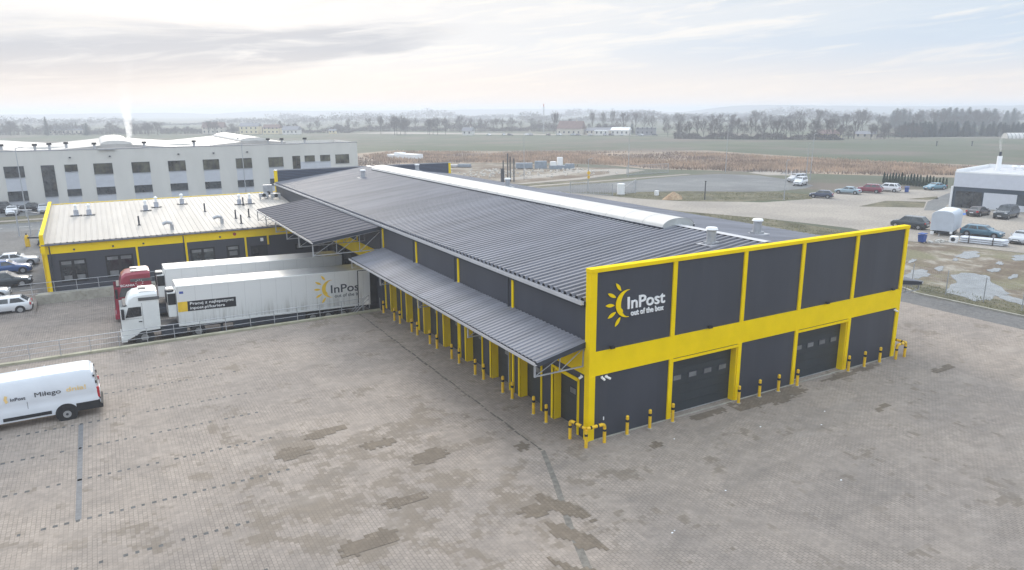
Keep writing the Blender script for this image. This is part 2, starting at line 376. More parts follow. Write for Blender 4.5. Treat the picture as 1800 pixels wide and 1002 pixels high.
# ------------------------------------------------------------------ ground
x0,x1,y0,y1=-150,0,28.62,52.0
BIG=4600
gb=B()
def rect(a,b,c,d,z=0): gb.add([(a,c,z),(b,c,z),(b,d,z),(a,d,z)],[(0,1,2,3)])
rect(-BIG,BIG,-600,y0); rect(-BIG,x0,y0,y1); rect(x1,BIG,y0,y1); rect(-26,0,49.1,y1)
rect(-BIG,BIG,y1,BIG)
struct(gb.o('ground',field))
# near yard (the building stands on it)
struct(sheet('yard',[(-90,-60),(38.9,-60),(38.9,60),(0.1,60),(0.1,28.6),(-90,28.6)],.004,pave))
sheet_=struct(sheet('paver_strip',[(38.9,-60),(42.4,-60),(42.4,9),(43.2,10.5),(43.2,60),(38.9,60)],.004,pave3))
# sunken truck ramp
rb=B()
rb.add([(-150,28.62,-.75),(-20,28.62,-.75),(0,28.62,-1.25),(0,49.1,-1.25),(-20,49.1,-.75),(-26,49.1,-.75),(-26,45,-.75),(-150,45,-.75),(-150,52,0),(-26,52,0),(-26,49.1,-.31)],
 [(0,1,6,7),(1,4,5,6),(1,2,3,4),(7,6,10,9,8),(6,5,10)])
rb.v[6]=(-26,45,-.75)
struct(rb.o('truck_ramp',pave2))
struct(sheet('office_yard',[(-90,52.02),(-26,52.02),(-26,50.4),(0,50.4),(0,95),(-90,95)],.004,pave3))
struct(sheet('office_apron',[(-26,49.2),(0,49.2),(0,50.4),(-26,50.4)],.004,conc))
# road behind, turning circle, factory yard
struct(sheet('road',[(-200,95.01),(62,95.01),(66,88),(75.7,86.1),(84,82),(92,75.5),(98.6,72.3),(108,72.5),(114.5,75.6),(119.9,84),(124,99),(119,107.5),(107,108.7),(96,107),(85,104.5),(66,103.6),(-200,103.6)],.004,asph))
struct(sheet('kerb_line',[(-200,103.62),(66,103.62),(85,104.52),(85,104.85),(66,103.95),(-200,103.95)],.06,conc))
struct(sheet('verge_behind_road',[(-200,103.97),(66,103.97),(100,108.5),(112,111),(112,113),(-200,113)],.006,verge))
struct(sheet('pavement',[(-200,106.6),(60,106.6),(105,109.6),(112,110.4),(112,112.2),(104,111.7),(60,108.4),(-200,108.4)],.010,lightpav))
struct(sheet('factory_yard',[(-200,113.02),(36,113.02),(36,122),(-200,122)],.008,asph))
# road markings
mb=B()
for i in range(34): mb.add([(-60+i*3.6,99.2,.008),(-58.2+i*3.6,99.2,.008),(-58.2+i*3.6,99.35,.008),(-60+i*3.6,99.35,.008)],[(0,1,2,3)])
for yy in (95.5,): mb.add([(10,yy,.008),(62,yy,.008),(62,yy+.12,.008),(10,yy+.12,.008)],[(0,1,2,3)])
struct(mb.o('road_marking',sign_w))
# right hand side: verge, mud lot, parking
struct(sheet('grass_verge',[(42.7,-60),(46.2,-60),(46.5,9),(47,14),(46,60),(43.5,60),(43.5,10.6),(42.7,9)],.010,verge))
struct(sheet('mud_lot',[(46.0,-60),(90,-60),(72,8),(69.2,19),(66.8,25),(67.5,35),(66,40),(58,62),(46,62)],.006,mud))
struct(sheet('long_grass_verge',[(25.5,60),(46,34),(60,30),(67.5,31),(67.3,47),(62,61),(60,92),(25.5,92)],.008,verge))
kb=B()
pts=[(42.4,-60),(42.4,9),(43.2,10.5),(43.2,60)]
for a,b in zip(pts,pts[1:]): kb.bar((a[0]+.13,a[1],.06),(b[0]+.13,b[1],.06),.2,.14)
struct(kb.o('kerb',conc))
struct(sheet('parking_pavement',[(90,-60),(72.2,8),(69.5,19),(67,25),(70,35),(67.4,47),(61.6,62),(61,94.9),(63.5,90),(65.5,84),(67.6,76.8),(71.4,70.2),(79.4,64.1),(82.3,61.2),(94,59.8),(97,63),(104,64.5),(118,62),(130,56.5),(170,56),(170,-60)],.012,lightpav))
struct(sheet('pavement_island',[(91.5,48.7),(102.5,51.0),(106.9,46.3),(99,42)],.020,verge))
struct(sheet('small_island',[(108,50.5),(116.5,49.9),(113,47.6),(110,47.9)],.020,verge))
struct(sheet('walkway',[(96,40.2),(107.2,46.2),(123.6,51.8),(126.5,50.1),(104,41.2),(98,38.2)],.020,asph))
struct(sheet('blue_parking_bay',[(93,36.2),(98.2,36.6),(98.2,33.9),(93,33.6)],.020,mat('blue_marking',(.05,.16,.5),.7)))
struct(sheet('earth_verge',[(61.5,94.9),(63.8,90.2),(65.8,84.2),(67.9,77),(71.6,70.4),(79.6,64.3),(94,60),(100,63.4),(98.4,71.9),(91.8,75.2),(83.6,81.6),(75.5,85.7),(65.6,87.8),(62,94.8)],.007,verge))
struct(sheet('rubble_ground',[(36,113.5),(64,113.5),(100,121),(112,128),(100,150),(98,168),(72,182),(50,175),(36,140)],.009,rubg))
struct(sheet('gravel_path',[(63,112.8),(80,114.6),(100,122),(112,131),(107,136),(95,138),(67,127),(60,122),(75,123.5),(95,132),(101,130),(96,124),(84,119),(62,114.6)],.014,lightpav))
struct(sheet('gravel_apron',[(126,98),(132,93),(146,101),(150,108),(140,110),(128,106)],.012,lightpav))
struct(sheet('dry_ground',[(36,182),(72,184),(100,170),(114,150),(114,130),(124,118),(136,100),(152,75),(172,56),(230,50),(205,80),(192,120),(196,190),(130,232),(85,265),(36,230)],.006,reedg))
struct(sheet('far_road',[(150,520),(190,536),(300,330),(372,222),(402,205),(640,60),(636,56),(398,201),(368,218),(296,326)],.05,lightpav))
def blob(name,cx,cy,rx,ry,z,m,rot=0,n=40,rough=.35):
    ph=[U(0,6.28) for _ in range(5)]; pts=[]
    for i in range(n):
        t=2*math.pi*i/n; k=1+rough*(math.sin(2*t+ph[0])*.4+math.sin(3*t+ph[1])*.35+math.sin(5*t+ph[2])*.3+math.sin(9*t+ph[3])*.2+math.sin(14*t+ph[4])*.12)
        x=rx*k*math.cos(t); y=ry*k*math.sin(t); pts.append((cx+x*math.cos(rot)-y*math.sin(rot),cy+x*math.sin(rot)+y*math.cos(rot)))
    return sheet(name,pts,z,m)
for i,(a,b,rx,ry,ro) in enumerate([(49.8,7.8,5.4,2.3,-1.35+1.9),(50.2,13.5,2.4,1.0,.4),(64.4,16.2,2.6,1.0,.2),(68.2,12.2,2.2,1.2,.1),(47.6,3.6,1.9,.8,1.0),(56,20,1.2,.5,0),(52,17,1.6,.6,.8),(51.5,21,2.4,.8,.4),(58.5,10.5,1.2,.5,.3),(54.5,13.8,1.5,.35,.5),(60.5,15.5,1.0,.25,.4),(57,8,1.4,.3,.3),(62.5,12,1.1,.3,.4),(55.8,17.5,1.3,.3,.4),(49,17.5,1.2,.4,.5),(64.5,10,1.3,.3,.3),(48.2,20.5,1.5,.5,.2),(139,100,6,2.6,.2),(134,108,5,1.6,0)]):
    struct(blob('puddle',a,b,rx,ry,.022+.0016*i,waterm,ro))
# dark parking-bay pavers and the drain
pb=B()
darkpav=mat('dark_paver',(.085,.085,.085),.8,var=.3,scale=5)
for yy in (23.0,19.6,15.45,12.2,8.55,4.72,1.1,-2.5):
    x=-45.0
    while x<(-13.5 if yy>2 else -16):
        if rnd()<.9: 
            k=U(.12,.19); pb.add([(x,yy-.09,.008),(x+k,yy-.09,.008),(x+k,yy+.09,.008),(x,yy+.09,.008)],[(0,1,2,3)])
        x+=.4
struct(pb.o('bay_marking',darkpav))
struct(sheet('bay_stripe',[(-22.22,4.8),(-22.0,4.8),(-22.03,15.4),(-22.25,15.4)],.008,mat('stripe_paver',(.16,.16,.165),.8,var=.15,scale=5)))
db=B(); 
y=0.4
while y<28:
    xx=-2.55+.03*math.sin(y*2); w=U(.025,.07); k=U(.25,.8); db.add([(xx-w,y,.009),(xx+w,y,.009),(xx+w,y+k,.009),(xx-w,y+k,.009)],[(0,1,2,3)]); y+=k+U(0,.22)
struct(db.o('drain_joint',mat('damp_joint',(.10,.09,.075),.8)))
struct(sheet('drain_channel',[(-2.62,.3),(-2.38,.3),(-3.55,-2.7),(-4.95,-5.9),(-5.95,-8.6),(-7.3,-12.5),(-7.6,-12.4),(-6.25,-8.5),(-5.22,-5.8),(-3.8,-2.6)],.008,mat('drain_paver',(.17,.155,.135),.85,var=.25,scale=4,dirt=(.11,.10,.08),dirtf=.7)))
stm=paving('wet_paving',(.215,.18,.142),(.165,.138,.11),(.12,.10,.08),.2,.165,(.14,.11,.09),rot=math.pi/2,stainamt=.3)
# wet patches: stone by stone, ragged at the edge
def wet(name,cx,cy,rx,ry,rot,seed,dens=1.0):
    zz=.010+.0005*seed; rr=random.Random(seed); b=B(); n1=int(rx/.2)+2; n2=int(ry/.165)+2
    for i in range(-n1,n1):
        for j in range(-n2,n2):
            x=i*.165;y=j*.2
            X=cx+x*1;Y=cy+y
            u=(x*math.cos(rot)+y*math.sin(rot))/rx; v=(-x*math.sin(rot)+y*math.cos(rot))/ry
            d=u*u+v*v+.28*math.sin(5*u+seed)+.22*math.sin(7*v+2*seed)
            if d+rr.uniform(-.22,.22)<.85*dens: b.add([(X,Y,zz),(X+.165,Y,zz),(X+.165,Y+.2,zz),(X,Y+.2,zz)],[(0,1,2,3)])
    if b.v: struct(b.o(name,stm))
for i,a in enumerate([(11.8,-.9,2.7,.85,.03),(13.9,-.75,1.6,.7,-.1),(18.9,-.7,2.2,.35,.03),(21.3,-.65,1.5,.35,0),(7.4,-.75,1.6,.3,0),(16.4,-5.0,.8,.2,.2),(-4.5,-4.6,.45,1.7,.45),(-5.3,-6.6,.5,1.6,.4),(-6.3,-9.0,.45,1.8,.4),(-5.6,-4.2,1.0,.45,-.3),(-10.2,-.7,1.0,.5,0),(-12.4,-2.8,1.3,.6,.1),(-7.5,2.5,1.0,.6,.3),(2.6,-2.1,.5,.3,.5),(-3.2,1.1,.6,.35,.9),(-13.2,6.2,1.1,.6,.1),(-11.3,7.6,1.3,.5,.15),(-9.3,5,.9,.5,.0),(25.5,-3.2,1.3,.3,.1)]): wet('wet_patch',*a,seed=i+3)
rl=random.Random(9)
for i in range(9):
    x,y=rl.choice([(4,-2.2),(7.5,-3),(9,-6),(11,-4.5),(-6,3),(2,-6),(-3,-9),(14,-3),(6,-8)])
    q=B(); a=rl.uniform(.03,.06); x+=rl.uniform(-1.5,1.5); y+=rl.uniform(-1,1)
    q.loft([[(x+a*k*math.cos(t),y+a*k*.7*math.sin(t),z) for t in (0,1.1,2.4,3.6,5)] for k,z in ((1,.006),(1.1,.02),(.5,.035))]); tag(q.o('litter',sign_w),'tiny scrap of white litter on the yard in front of the facade','litter','litter scraps on the yard')
# ------------------------------------------------------------------ hills
def hill(name,ax,ay,bx,by,h,dep,seed,n=60):
    rr=random.Random(seed); b=B(); rings=[]
    dx,dy=bx-ax,by-ay; ln=math.hypot(dx,dy); nx,ny=dy/ln,-dx/ln
    ph=[rr.uniform(0,6) for _ in range(4)]
    for i in range(n+1):
        t=i/n; e=min(1,min(t,1-t)*5); e=e*e*(3-2*e)
        hh=h*e*(.82+.12*math.sin(5*t+ph[0])+.06*math.sin(13*t+ph[1])+.02*math.sin(60*t+ph[2])+rr.uniform(-.015,.015))
        px,py=ax+dx*t,ay+dy*t
        rings.append([(px+nx*dep*s_,py+ny*dep*s_,z_) for s_,z_ in((1,-.5),(.55,hh*.6),(0,hh),(-.55,hh*.7),(-1,-.5))])
    b.loft(rings,closed=False,caps=False)
    return struct(b.o(name,hillm,smooth=True))
hill('hills',1750,2080,3150,780,31,260,1)
hill('hills',200,3300,2250,2150,24,200,2)
hill('hills',-1900,3200,700,3150,22,200,3)
hill('hills',2300,1350,3000,200,26,150,4)

# ================================================================== warehouse
wh=thing('warehouse','anthracite and yellow logistics hall with ribbed roof, long barrel skylight and crescent sun logo','warehouse',(0,0,0))
H=8.86; XS=[0,5.24,10.31,15.03,19.93,25]; D=69.7
def roofz(x): return 7.22+min(x,25-x)*.126
FZ=3.43; BZ=4.67
YK=[3.18+3.5*k for k in range(8)]
# walls
w=B()
for a,b in ((.02,5.38),(10.17,15.17),(19.79,24.98)): w.box(a,b,.02,.30,-.3,3.28)
w.box(.02,24.98,.02,.30,3.28,H-.02)
for a,b in [(0.30,.93)]+[(YK[k],YK[k+1]-2.25) for k in range(7)]+[(YK[7],30.0)]: w.box(.02,.30,a,b,-.3,2.95)
w.box(.02,.30,.30,30.0,2.95,7.15)
w.box(.02,.30,30.0,D-.3,-1.4,7.15)
w.box(24.70,24.98,.30,D-.3,-.3,7.15)
w.box(.02,24.98,D-.30,D-.02,-.3,H-.02)
w.o('wall',anth,wh)
# inner face of the far parapet: horizontal profiled sheet
w=B(); zz=7.2
while zz<H-.05: w.box(.3,24.7,D-.36,D-.302,zz,zz+.12); zz+=.2
w.o('parapet_sheet',mat('profiled_back',(.10,.12,.17),.45,metal=.2,var=.05),wh)
w=B()
w.add([(.31,.31,7.1),(24.69,.31,7.1),(24.69,.31,H-.1),(.31,.31,H-.1)],[(0,1,2,3)])
w.o('parapet_lining',anth,wh)
# yellow trims, front
for i,x in enumerate(XS):
    hw=.13 if 0<i<5 else .16
    xa,xb=(x-hw,x+hw)
    if i==0: xa,xb=-.06,.30
    if i==5: xa,xb=24.74,25.06
    B().box(xa,xb,-.06,.02,BZ,H-.16).box(xa,xb,-.064,.02,-.02,FZ).o('column_trim',yel,wh)
B().box(-.05,25.05,-.045,.02,FZ,BZ).o('yellow_band',yel,wh)
B().box(-.09,25.09,-.09,.36,H-.2,H).o('parapet_cap',yel,wh,bevel=.02)
w=B().box(-.07,.02,-.05,.34,-.02,FZ).box(-.07,.02,-.05,.34,FZ,H-.2); w.o('corner_trim',yel,wh)
B().box(24.98,25.07,-.05,.34,-.02,H-.2).o('corner_trim',yel,wh)
# side band under the canopies
B().box(-.03,.02,.34,50.2,FZ,BZ).o('yellow_band',yel,wh)
for y in (7.51,14.67,21.83,29.0):
    B().box(-.055,.02,y-.09,y+.09,BZ+.02,6.95).box(-.055,.02,y-.09,y+.09,0,FZ-.01).o('column_trim',yel,wh)
    B().tube((-.13,y+.30,5.2 if y<29 else .0),(-.13,y+.30,7.0),.055,n=8).o('downpipe',dark,wh)
for y in (36,43): B().box(-.055,.02,y-.09,y+.09,BZ+.02,6.6).o('column_trim',yel,wh)
# far parapet trims
B().box(-.06,.3,D-.34,D+.04,-.02,H-.05).o('column_trim',yel,wh)
B().box(24.7,25.06,D-.34,D+.04,-.02,H-.05).o('column_trim',yel,wh)
B().box(-.07,25.07,D-.38,D+.05,H-.05,H+.02).o('parapet_cap',trim,wh)
# ribbed roof
def ribbed(b,x0,z0,x1,z1,ya,yb,pitch,rib,h):
    n=int((yb-ya)/pitch); p=(yb-ya)/n; prof=[]
    for i in range(n):
        y=ya+i*p; g=(p-rib)
        prof+=[(y,0),(y+g*.5-.03,0),(y+g*.5+.02,h),(y+g*.5+rib-.02,h),(y+g*.5+rib+.03,0)]
    prof.append((yb,0))
    a=[(x0,y,z0+k) for y,k in prof]; c=[(x1,y,z1+k) for y,k in prof]
    m=len(prof); b.add(a+c,[(i,i+1,m+i+1,m+i) for i in range(m-1)])
w=B()
ribbed(w,-.12,roofz(0)-.01,12.5,roofz(12.5),.32,D-.36,.5,.22,.14)
ribbed(w,25.12,roofz(0)-.01,12.5,roofz(12.5),.32,D-.36,.5,.24,.05)
w.o('roof',rfm,wh)
w=B().box(-.10,25.1,.33,D-.37,6.95,7.13); w.o('roof_slab',dark,wh)
B().loft([[(12.2,y,roofz(12.2)+.155),(12.5,y,roofz(12.5)+.16),(12.8,y,roofz(12.2)+.155)] for y in (.4,D-.4)],closed=False,caps=False).o('ridge_cap',trim,wh)
# eaves gutters
for sx,x in ((-1,-.12),(1,25.12)):
    w=B(); w.box(x,x+sx*.17,.42,D-.4,7.02,7.05); w.box(x+sx*.14,x+sx*.17,.42,D-.4,7.05,7.19); w.box(x,x+sx*.02,.42,D-.4,7.05,7.2)
    w.o('gutter',trim,wh)
    w=B(); w.box(x+sx*.0,x+sx*.03,.42,D-.4,6.86,7.015); w.o('eaves_fascia',dark,wh)
# barrel skylight with curb, ribs and end panel
ya,yb=7.7,64.0; R=1.32
def arch(y,r=R,h=.56,n=16,base=0):
    zb=roofz(11.2)+.16
    return [(12.5-r*math.cos(math.pi*i/n),y,zb+h*math.sin(math.pi*i/n)**.8+base) for i in range(n+1)]
sk=B().loft([arch(ya+(yb-ya)*k/24) for k in range(25)],closed=False,caps=False).o('skylight',poly,wh,smooth=True)
zb=roofz(11.2)+.16
w=B().box(11.12,11.2,ya-.05,yb+.05,roofz(11.1)-.1,zb+.05).box(13.8,13.88,ya-.05,yb+.05,roofz(11.1)-.1,zb+.05)
w.o('skylight_curb',dark,sk)
w=B().box(11.09,11.2,ya-.05,yb+.05,zb+.05,zb+.09).box(13.8,13.91,ya-.05,yb+.05,zb+.05,zb+.09); w.o('skylight_edge',trim,sk)
for yy in (ya,yb):
    a=arch(yy); B().add(a+[(13.82,yy,zb-.2),(11.18,yy,zb-.2)],[tuple(range(len(a)+2))]).o('end_panel',mat('skylight_end',(.45,.46,.45),.3,var=.1),sk)
n=28
for k in range(n+1):
    y=ya+(yb-ya)*k/n
    w=B(); w.loft([arch(y-.02,R+.012,.57),arch(y+.02,R+.012,.57)],closed=False,caps=False); w.o('skylight_rib',mat('rib_line',(.42,.42,.42),.4) if k==0 else bpy.data.materials['rib_line'],sk,smooth=True)
# roof fans
for x,y in ((10.5,2.8),(16.9,5.1),(8.2,58.5),(18.9,41.5),(18.6,66.5)):
    zr=roofz(x); v=B().box(x-.32,x+.32,y-.32,y+.32,zr-.1,zr+.22).tube((x,y,zr+.22),(x,y,zr+.85),.27,n=16).o('roof_vent',steel,wh,smooth=True)
    B().tube((x,y,zr+.86),(x,y,zr+.92),.26,.36,n=20).tube((x,y,zr+.92),(x,y,zr+1.04),.36,.30,n=20).o('vent_cap',sign_w,v,smooth=True)
    B().box(x-.6,x+.6,y-.55,y+.6,zr+.04,zr+.075).o('flashing',trim,v)
# big front doors
def pane(b,x0,x1,z0,z1,y): b.box(x0,x1,y-.01,y+.01,z0,z1)
for a,b_ in ((5.38,10.17),(15.17,19.79)):
    w=B(); z=0.06
    while z<3.2: w.box(a,b_,.40,.45,z,min(3.28,z+.50)); z+=.51
    gd=w.o('garage_door',anthd,wh)
    B().box(a,b_,.41,.44,0,.06).o('door_seal',steel,gd)
    for k in range(4):
        xc=a+(b_-a)*(.15+.235*k)+.02
        B().box(xc-.33,xc+.33,.375,.405,1.88,2.26).o('window',anth,gd)
        B().box(xc-.26,xc+.26,.365,.374,1.94,2.20).o('window_pane',glassb,gd)
    w=B(); w.box(a,a+.06,.0,.40,0,3.28).box(b_-.06,b_,.0,.40,0,3.28).box(a,b_,.0,.40,3.22,3.28); w.box(a-.02,b_+.02,-.07,-.0,3.24,3.38)
    w.o('door_frame',yel,wh)
# side dock doors
for k,yk in enumerate(YK):
    a,b_=yk-2.25,yk
    w=B(); z=.05
    while z<2.9: w.box(.42,.46,a,b_,z,min(2.95,z+.5)); z+=.51
    dd=w.o('dock_door',anthd,wh)
    B().box(.405,.42,a+.75,a+1.35,1.75,2.15).o('window',dark,dd); B().box(.398,.405,a+.80,a+1.30,1.80,2.10).o('window_pane',glassb,dd)
    w=B(); w.box(-.045,.42,b_-.07,b_+.03,0,2.95); w.box(-.045,.40,a-.03,a+.05,0,2.95); w.box(-.045,.0,b_-.1,b_+.22,0,2.95); w.box(-.045,.0,a-.10,a,0,2.95); w.box(-.045,.42,a,b_-.07,2.88,2.95); w.box(-.045,.0,a-.10,b_+.22,2.95,3.07)
    w.o('door_frame',yel,wh)
# truck docks with black shelters
for y in (33.0,37.2,41.4,45.6):
    w=B().box(-.55,.0,y-1.75,y-1.35,-.1,3.2).box(-.55,.0,y+1.35,y+1.75,-.1,3.2).box(-.55,.0,y-1.75,y+1.75,2.7,3.3)
    ds=w.o('dock_shelter',black,wh); B().box(-.1,-.0,y-1.3,y+1.3,-.1,2.7).o('dock_door',anthd,ds)
# canopies
def canopy(side,xa,za,xo,zo,ya,yb,pitch,rib,h,mt,brk,drop):
    """sheet from the wall (xa,za) out to (xo,zo)"""
    w=B(); ribbed(w,xo,zo,xa,za,ya,yb,pitch,rib,h)
    c=w.o('canopy',mt,wh)
    sg=-1 if xo<xa else 1
    w=B(); w.add([(xo,ya+.001,zo-.02),(xa,ya+.001,za-.02),(xa,ya+.001,za-.30),(xo,ya+.001,zo-.22),(xo,ya+.06,zo-.02),(xa,ya+.06,za-.02),(xa,ya+.06,za-.30),(xo,ya+.06,zo-.22)],[(0,1,2,3),(4,7,6,5),(0,4,5,1),(3,2,6,7),(0,3,7,4),(1,5,6,2)])
    w.add([(xo,yb-.06,zo-.02),(xa,yb-.06,za-.02),(xa,yb-.06,za-.30),(xo,yb-.06,zo-.22),(xo,yb,zo-.02),(xa,yb,za-.02),(xa,yb,za-.30),(xo,yb,zo-.22)],[(0,1,2,3),(4,7,6,5),(0,4,5,1),(3,2,6,7),(0,3,7,4),(1,5,6,2)])
    w.add([(xo,ya+.07,zo-.10),(xa,ya+.07,za-.10),(xa,yb-.07,za-.10),(xo,yb-.07,zo-.10)],[(0,1,2,3)])
    w.o('fascia',dark,c)
    w=B().box(xo+sg*.0,xo+sg*.13,ya,yb,zo-.14,zo-.11).box(xo+sg*.11,xo+sg*.13,ya,yb,zo-.11,zo+.02); w.o('canopy_gutter',trim,c)
    w=B().box(xo-sg*.02,xo-sg*.06,ya+.06,yb-.06,zo-.24,zo-.03); w.o('edge_beam',dark,c)
    for y in brk:
        w=B(); L_=abs(xo-xa); t=drop
        P0=Vector((xa,y,za-.36)); P1=Vector((xo,y,zo-.27)); Q0=Vector((xa+sg*.05,y,zo-t)); Q1=Vector((xo,y,zo-t))
        w.bar(P0,P1,.06); w.bar(Q0,Q1,.06); w.bar(P1+Vector((0,0,.04)),Q1-Vector((0,0,.04)),.08); w.bar(P0,Q0,.08)
        nn_=2 if L_<4 else 3
        for i in range(nn_):
            a=i/nn_; c_=(i+1)/nn_
            up=P0.lerp(P1,a); dn=Q0.lerp(Q1,c_); 
            w.bar(up,dn,.035); 
            if i<nn_-1: w.bar(P0.lerp(P1,c_),dn,.035)
        w.o('bracket',steel,c)
    return c
canopy(-1,0,5.19,-2.85,4.60,.28,29.1,.36,.17,.045,rfm,[.5,7.6,14.8,22,28.7],.75)
canopy(-1,0,7.0,-5.75,6.2,29.1,51.9,1.15,.22,.05,rfu,[29.3,33.8,38.3,42.8,47.3,51.6],1.15)
canopy(1,25,5.19,27.9,4.72,.3,29.1,.36,.17,.045,rfm,[.5,7.6,14.8,22,28.7],.6)
# logo: crescent with a profile, five rays, lettering
def logo(par,mt_sun,mt_txt,P,s=1.0,txtw=2.4,words=True,cut=None,ex=.04,y=-.075):
    """P maps local logo x,z to a world matrix; plane facing -y"""
    out=[];inn=[]
    for i in range(25):
        a=math.radians(82+196*i/24); out.append((2.20+.73*math.cos(a),6.885+.70*math.sin(a)))
    for i in range(25):
        a=math.radians(270-180*i/24); x=2.30+.53*math.cos(a); z=6.885+.685*math.sin(a)
        if 196<math.degrees(a)<218: x+=.10*(1-abs(math.degrees(a)-207)/11)
        inn.append((x,z))
    poly_=out+inn
    lb=B(); n=len(out)
    def add_strip(o_,i_):
        vs=[(p[0],0,p[1]) for p in o_]+[(p[0],0,p[1]) for p in reversed(i_)]
        vb=[(p[0],-ex,p[1]) for p in o_]+[(p[0],-ex,p[1]) for p in reversed(i_)]
        m=len(vs); fs=[]
        k=len(o_)
        for i in range(k-1): fs.append((m+i,m+i+1,m+k+i+1,m+k+i)); fs.append((i,i+1,k+i+1,k+i)); fs.append((i,i+1,m+i+1,m+i)); fs.append((k+i,k+i+1,m+k+i+1,m+k+i))
        lb.add(vs+vb,fs)
    add_strip(out,inn)
    lb.v=[tuple(P@Vector(v)) for v in lb.v]; lb.o('moon_crescent',mt_sun,par)
    for (a,b) in (((1.45,7.99),(1.76,7.58)),((.97,7.53),(1.46,7.28)),((.85,6.93),(1.38,6.9)),((1.0,6.28),(1.47,6.54)),((1.45,5.80),(1.76,6.24))):
        a=Vector((a[0],0,a[1])); b=Vector((b[0],0,b[1])); d=b-a; nrm=Vector((-d.z,0,d.x)).normalized()*.085
        pts=[]
        for i in range(9): t=i/8; pts.append(a+d*t+nrm*math.sin(math.pi*t)**.8)
        for i in range(7,0,-1): t=i/8; pts.append(a+d*t-nrm*math.sin(math.pi*t)**.8)
        rb_=B(); rb_.prism([(p.x,p.z) for p in pts],'y',0,-ex); rb_.v=[tuple(P@Vector(v)) for v in rb_.v]; rb_.o('sun_ray',mt_sun,par)
I4=Matrix.Translation((0,-.05,0))
lg=B().box(2.2,2.25,.0,.02,6.6,6.65).o('logo_sign',sign_w,wh)
logo(lg,yel,sign_w,Matrix.Translation((0,-.01,0)))
text('sign_lettering','InPost',sign_w,.86,T_y(2.19,-.03,6.60),lg,bold=.012,width=2.42,extrude=.03)
text('sign_lettering','out of the box',sign_w,.40,T_y(2.42,-.03,6.22),lg,bold=.008,width=2.12,extrude=.03)
# lights and cameras on the facade
for x in (1.2,7.77,17.41,23.88):
    f=B().box(x-.13,x+.13,-.28,-.12,BZ+.08,BZ+.22).o('flood_light',black,wh,bevel=.02); B().bar((x,-.0,BZ+.12),(x,-.14,BZ+.15),.04).o('arm',dark,f)
for x,y,dx,dy in ((.67,-.05,.0,-.1),(.9,-.05,.05,-.1),(24.5,-.05,0,-.1),(-.05,.52,-.1,0)):
    B().bar((x,y,3.32),(x+dx*2.6+.04,y+dy*2.6,3.24),.09).bar((x+dx,y+dy,3.32),(x+dx,y+dy,3.42),.04).o('security_camera',sign_w,wh,bevel=.01)
w=B().box(10.22,10.26,-.09,-.06,.9,1.2); 
B().box(0.9,.96,-.0,.018,.95,1.13).o('socket_box',sign_w,wh)
B().tube((-.1,.9+3.5*2.0,.5),(-.1,.9+3.5*2,2.9),.03,n=6).o('conduit',steel,wh)
# concrete plinth line along the walls
B().box(-.02,25.02,-.10,.0,-.05,.03).o('plinth',conc,wh)

# ================================================================== office annex
of=thing('office_building','low anthracite office annex with yellow fascia and pale ribbed roof beside the trucks','office building',(-25.1,50.5,0))
def OL(b): b.v=[(v[0]+25.1,v[1]-50.5,v[2]) for v in b.v]; return b
OY=50.5; OX=-25.1
def orz(y): return 4.55+(y-OY)*1.5/19.2
w=B().box(OX+.02,-.02,OY+.02,OY+.3,0,4.3).box(OX+.02,OX+.3,OY+.3,69.7,0,4.4).box(OX+.02,-.02,69.4,69.7,0,5.9); OL(w).o('wall',anth,of)
w=B(); w.box(OX+.0,-.04,OY-.03,OY+.02,3.55,4.36); OL(w).o('yellow_band',yel,of)
for i,x in enumerate((-24.95,-17.45,-13.07,-7.39,-5.13)):
    hw=.16 if i==0 else .09
    OL(B().box(x-hw,x+hw,OY-.055,OY+.02,0 if i<4 else 2.6,3.56)).o('column_trim',yel,of)
OL(B().box(OX-.03,OX+.02,OY-.03,OY+.45,0,5.3)).o('corner_trim',yel,of)
for x in (-13.25,-24.55): OL(B().tube((x,OY-.09,0),(x,OY-.09,4.3),.05,n=8)).o('downpipe',dark,of)
w=B(); n=50; pr=[]
for i in range(n):
    x=OX+.1+i*.5; pr+=[(x,0),(x+.36,0),(x+.38,.035),(x+.46,.035),(x+.48,0)]
pr.append((-.05,0))
m_=len(pr); w.add([(x,OY-.1,orz(OY-.1)+k) for x,k in pr]+[(x,69.6,orz(69.6)+k) for x,k in pr],[(i,i+1,m_+i+1,m_+i) for i in range(m_-1)])
OL(w).o('roof',offroof,of)
OL(B().box(OX-.05,-.05,OY-.27,OY-.1,4.36,4.5)).o('gutter',mat('grey_gutter',(.14,.15,.19),.4,metal=.3),of,bevel=.03)
w=B(); w.add([(OX-.05,OY-.2,4.2),(OX-.05,69.8,5.6),(OX-.05,69.8,6.35),(OX-.05,OY-.2,5.35),(OX+.22,OY-.2,4.2),(OX+.22,69.8,5.6),(OX+.22,69.8,6.35),(OX+.22,OY-.2,5.35)],[(0,1,2,3),(4,7,6,5),(0,4,5,1),(3,2,6,7),(0,3,7,4),(1,5,6,2)])
OL(w).o('parapet',mat('parapet_inner',(.45,.42,.36),.6),of)
w=B(); w.add([(OX-.08,OY-.24,5.35),(OX-.08,69.84,6.35),(OX+.25,69.84,6.35),(OX+.25,OY-.24,5.35),(OX-.08,OY-.24,5.41),(OX-.08,69.84,6.41),(OX+.25,69.84,6.41),(OX+.25,OY-.24,5.41)],[(0,1,2,3),(7,6,5,4),(0,4,5,1),(3,2,6,7),(0,3,7,4),(1,5,6,2)])
w.box(OX-.09,OX-.05,OY-.24,OY+.2,0,5.35); w.box(OX-.09,OX+.25,OY-.26,OY-.2,3.6,5.35)
OL(w).o('parapet_cap',yel,of)
OL(B().box(OX+.3,-.1,69.62,69.82,6.0,6.12)).o('parapet_cap',yel,of)
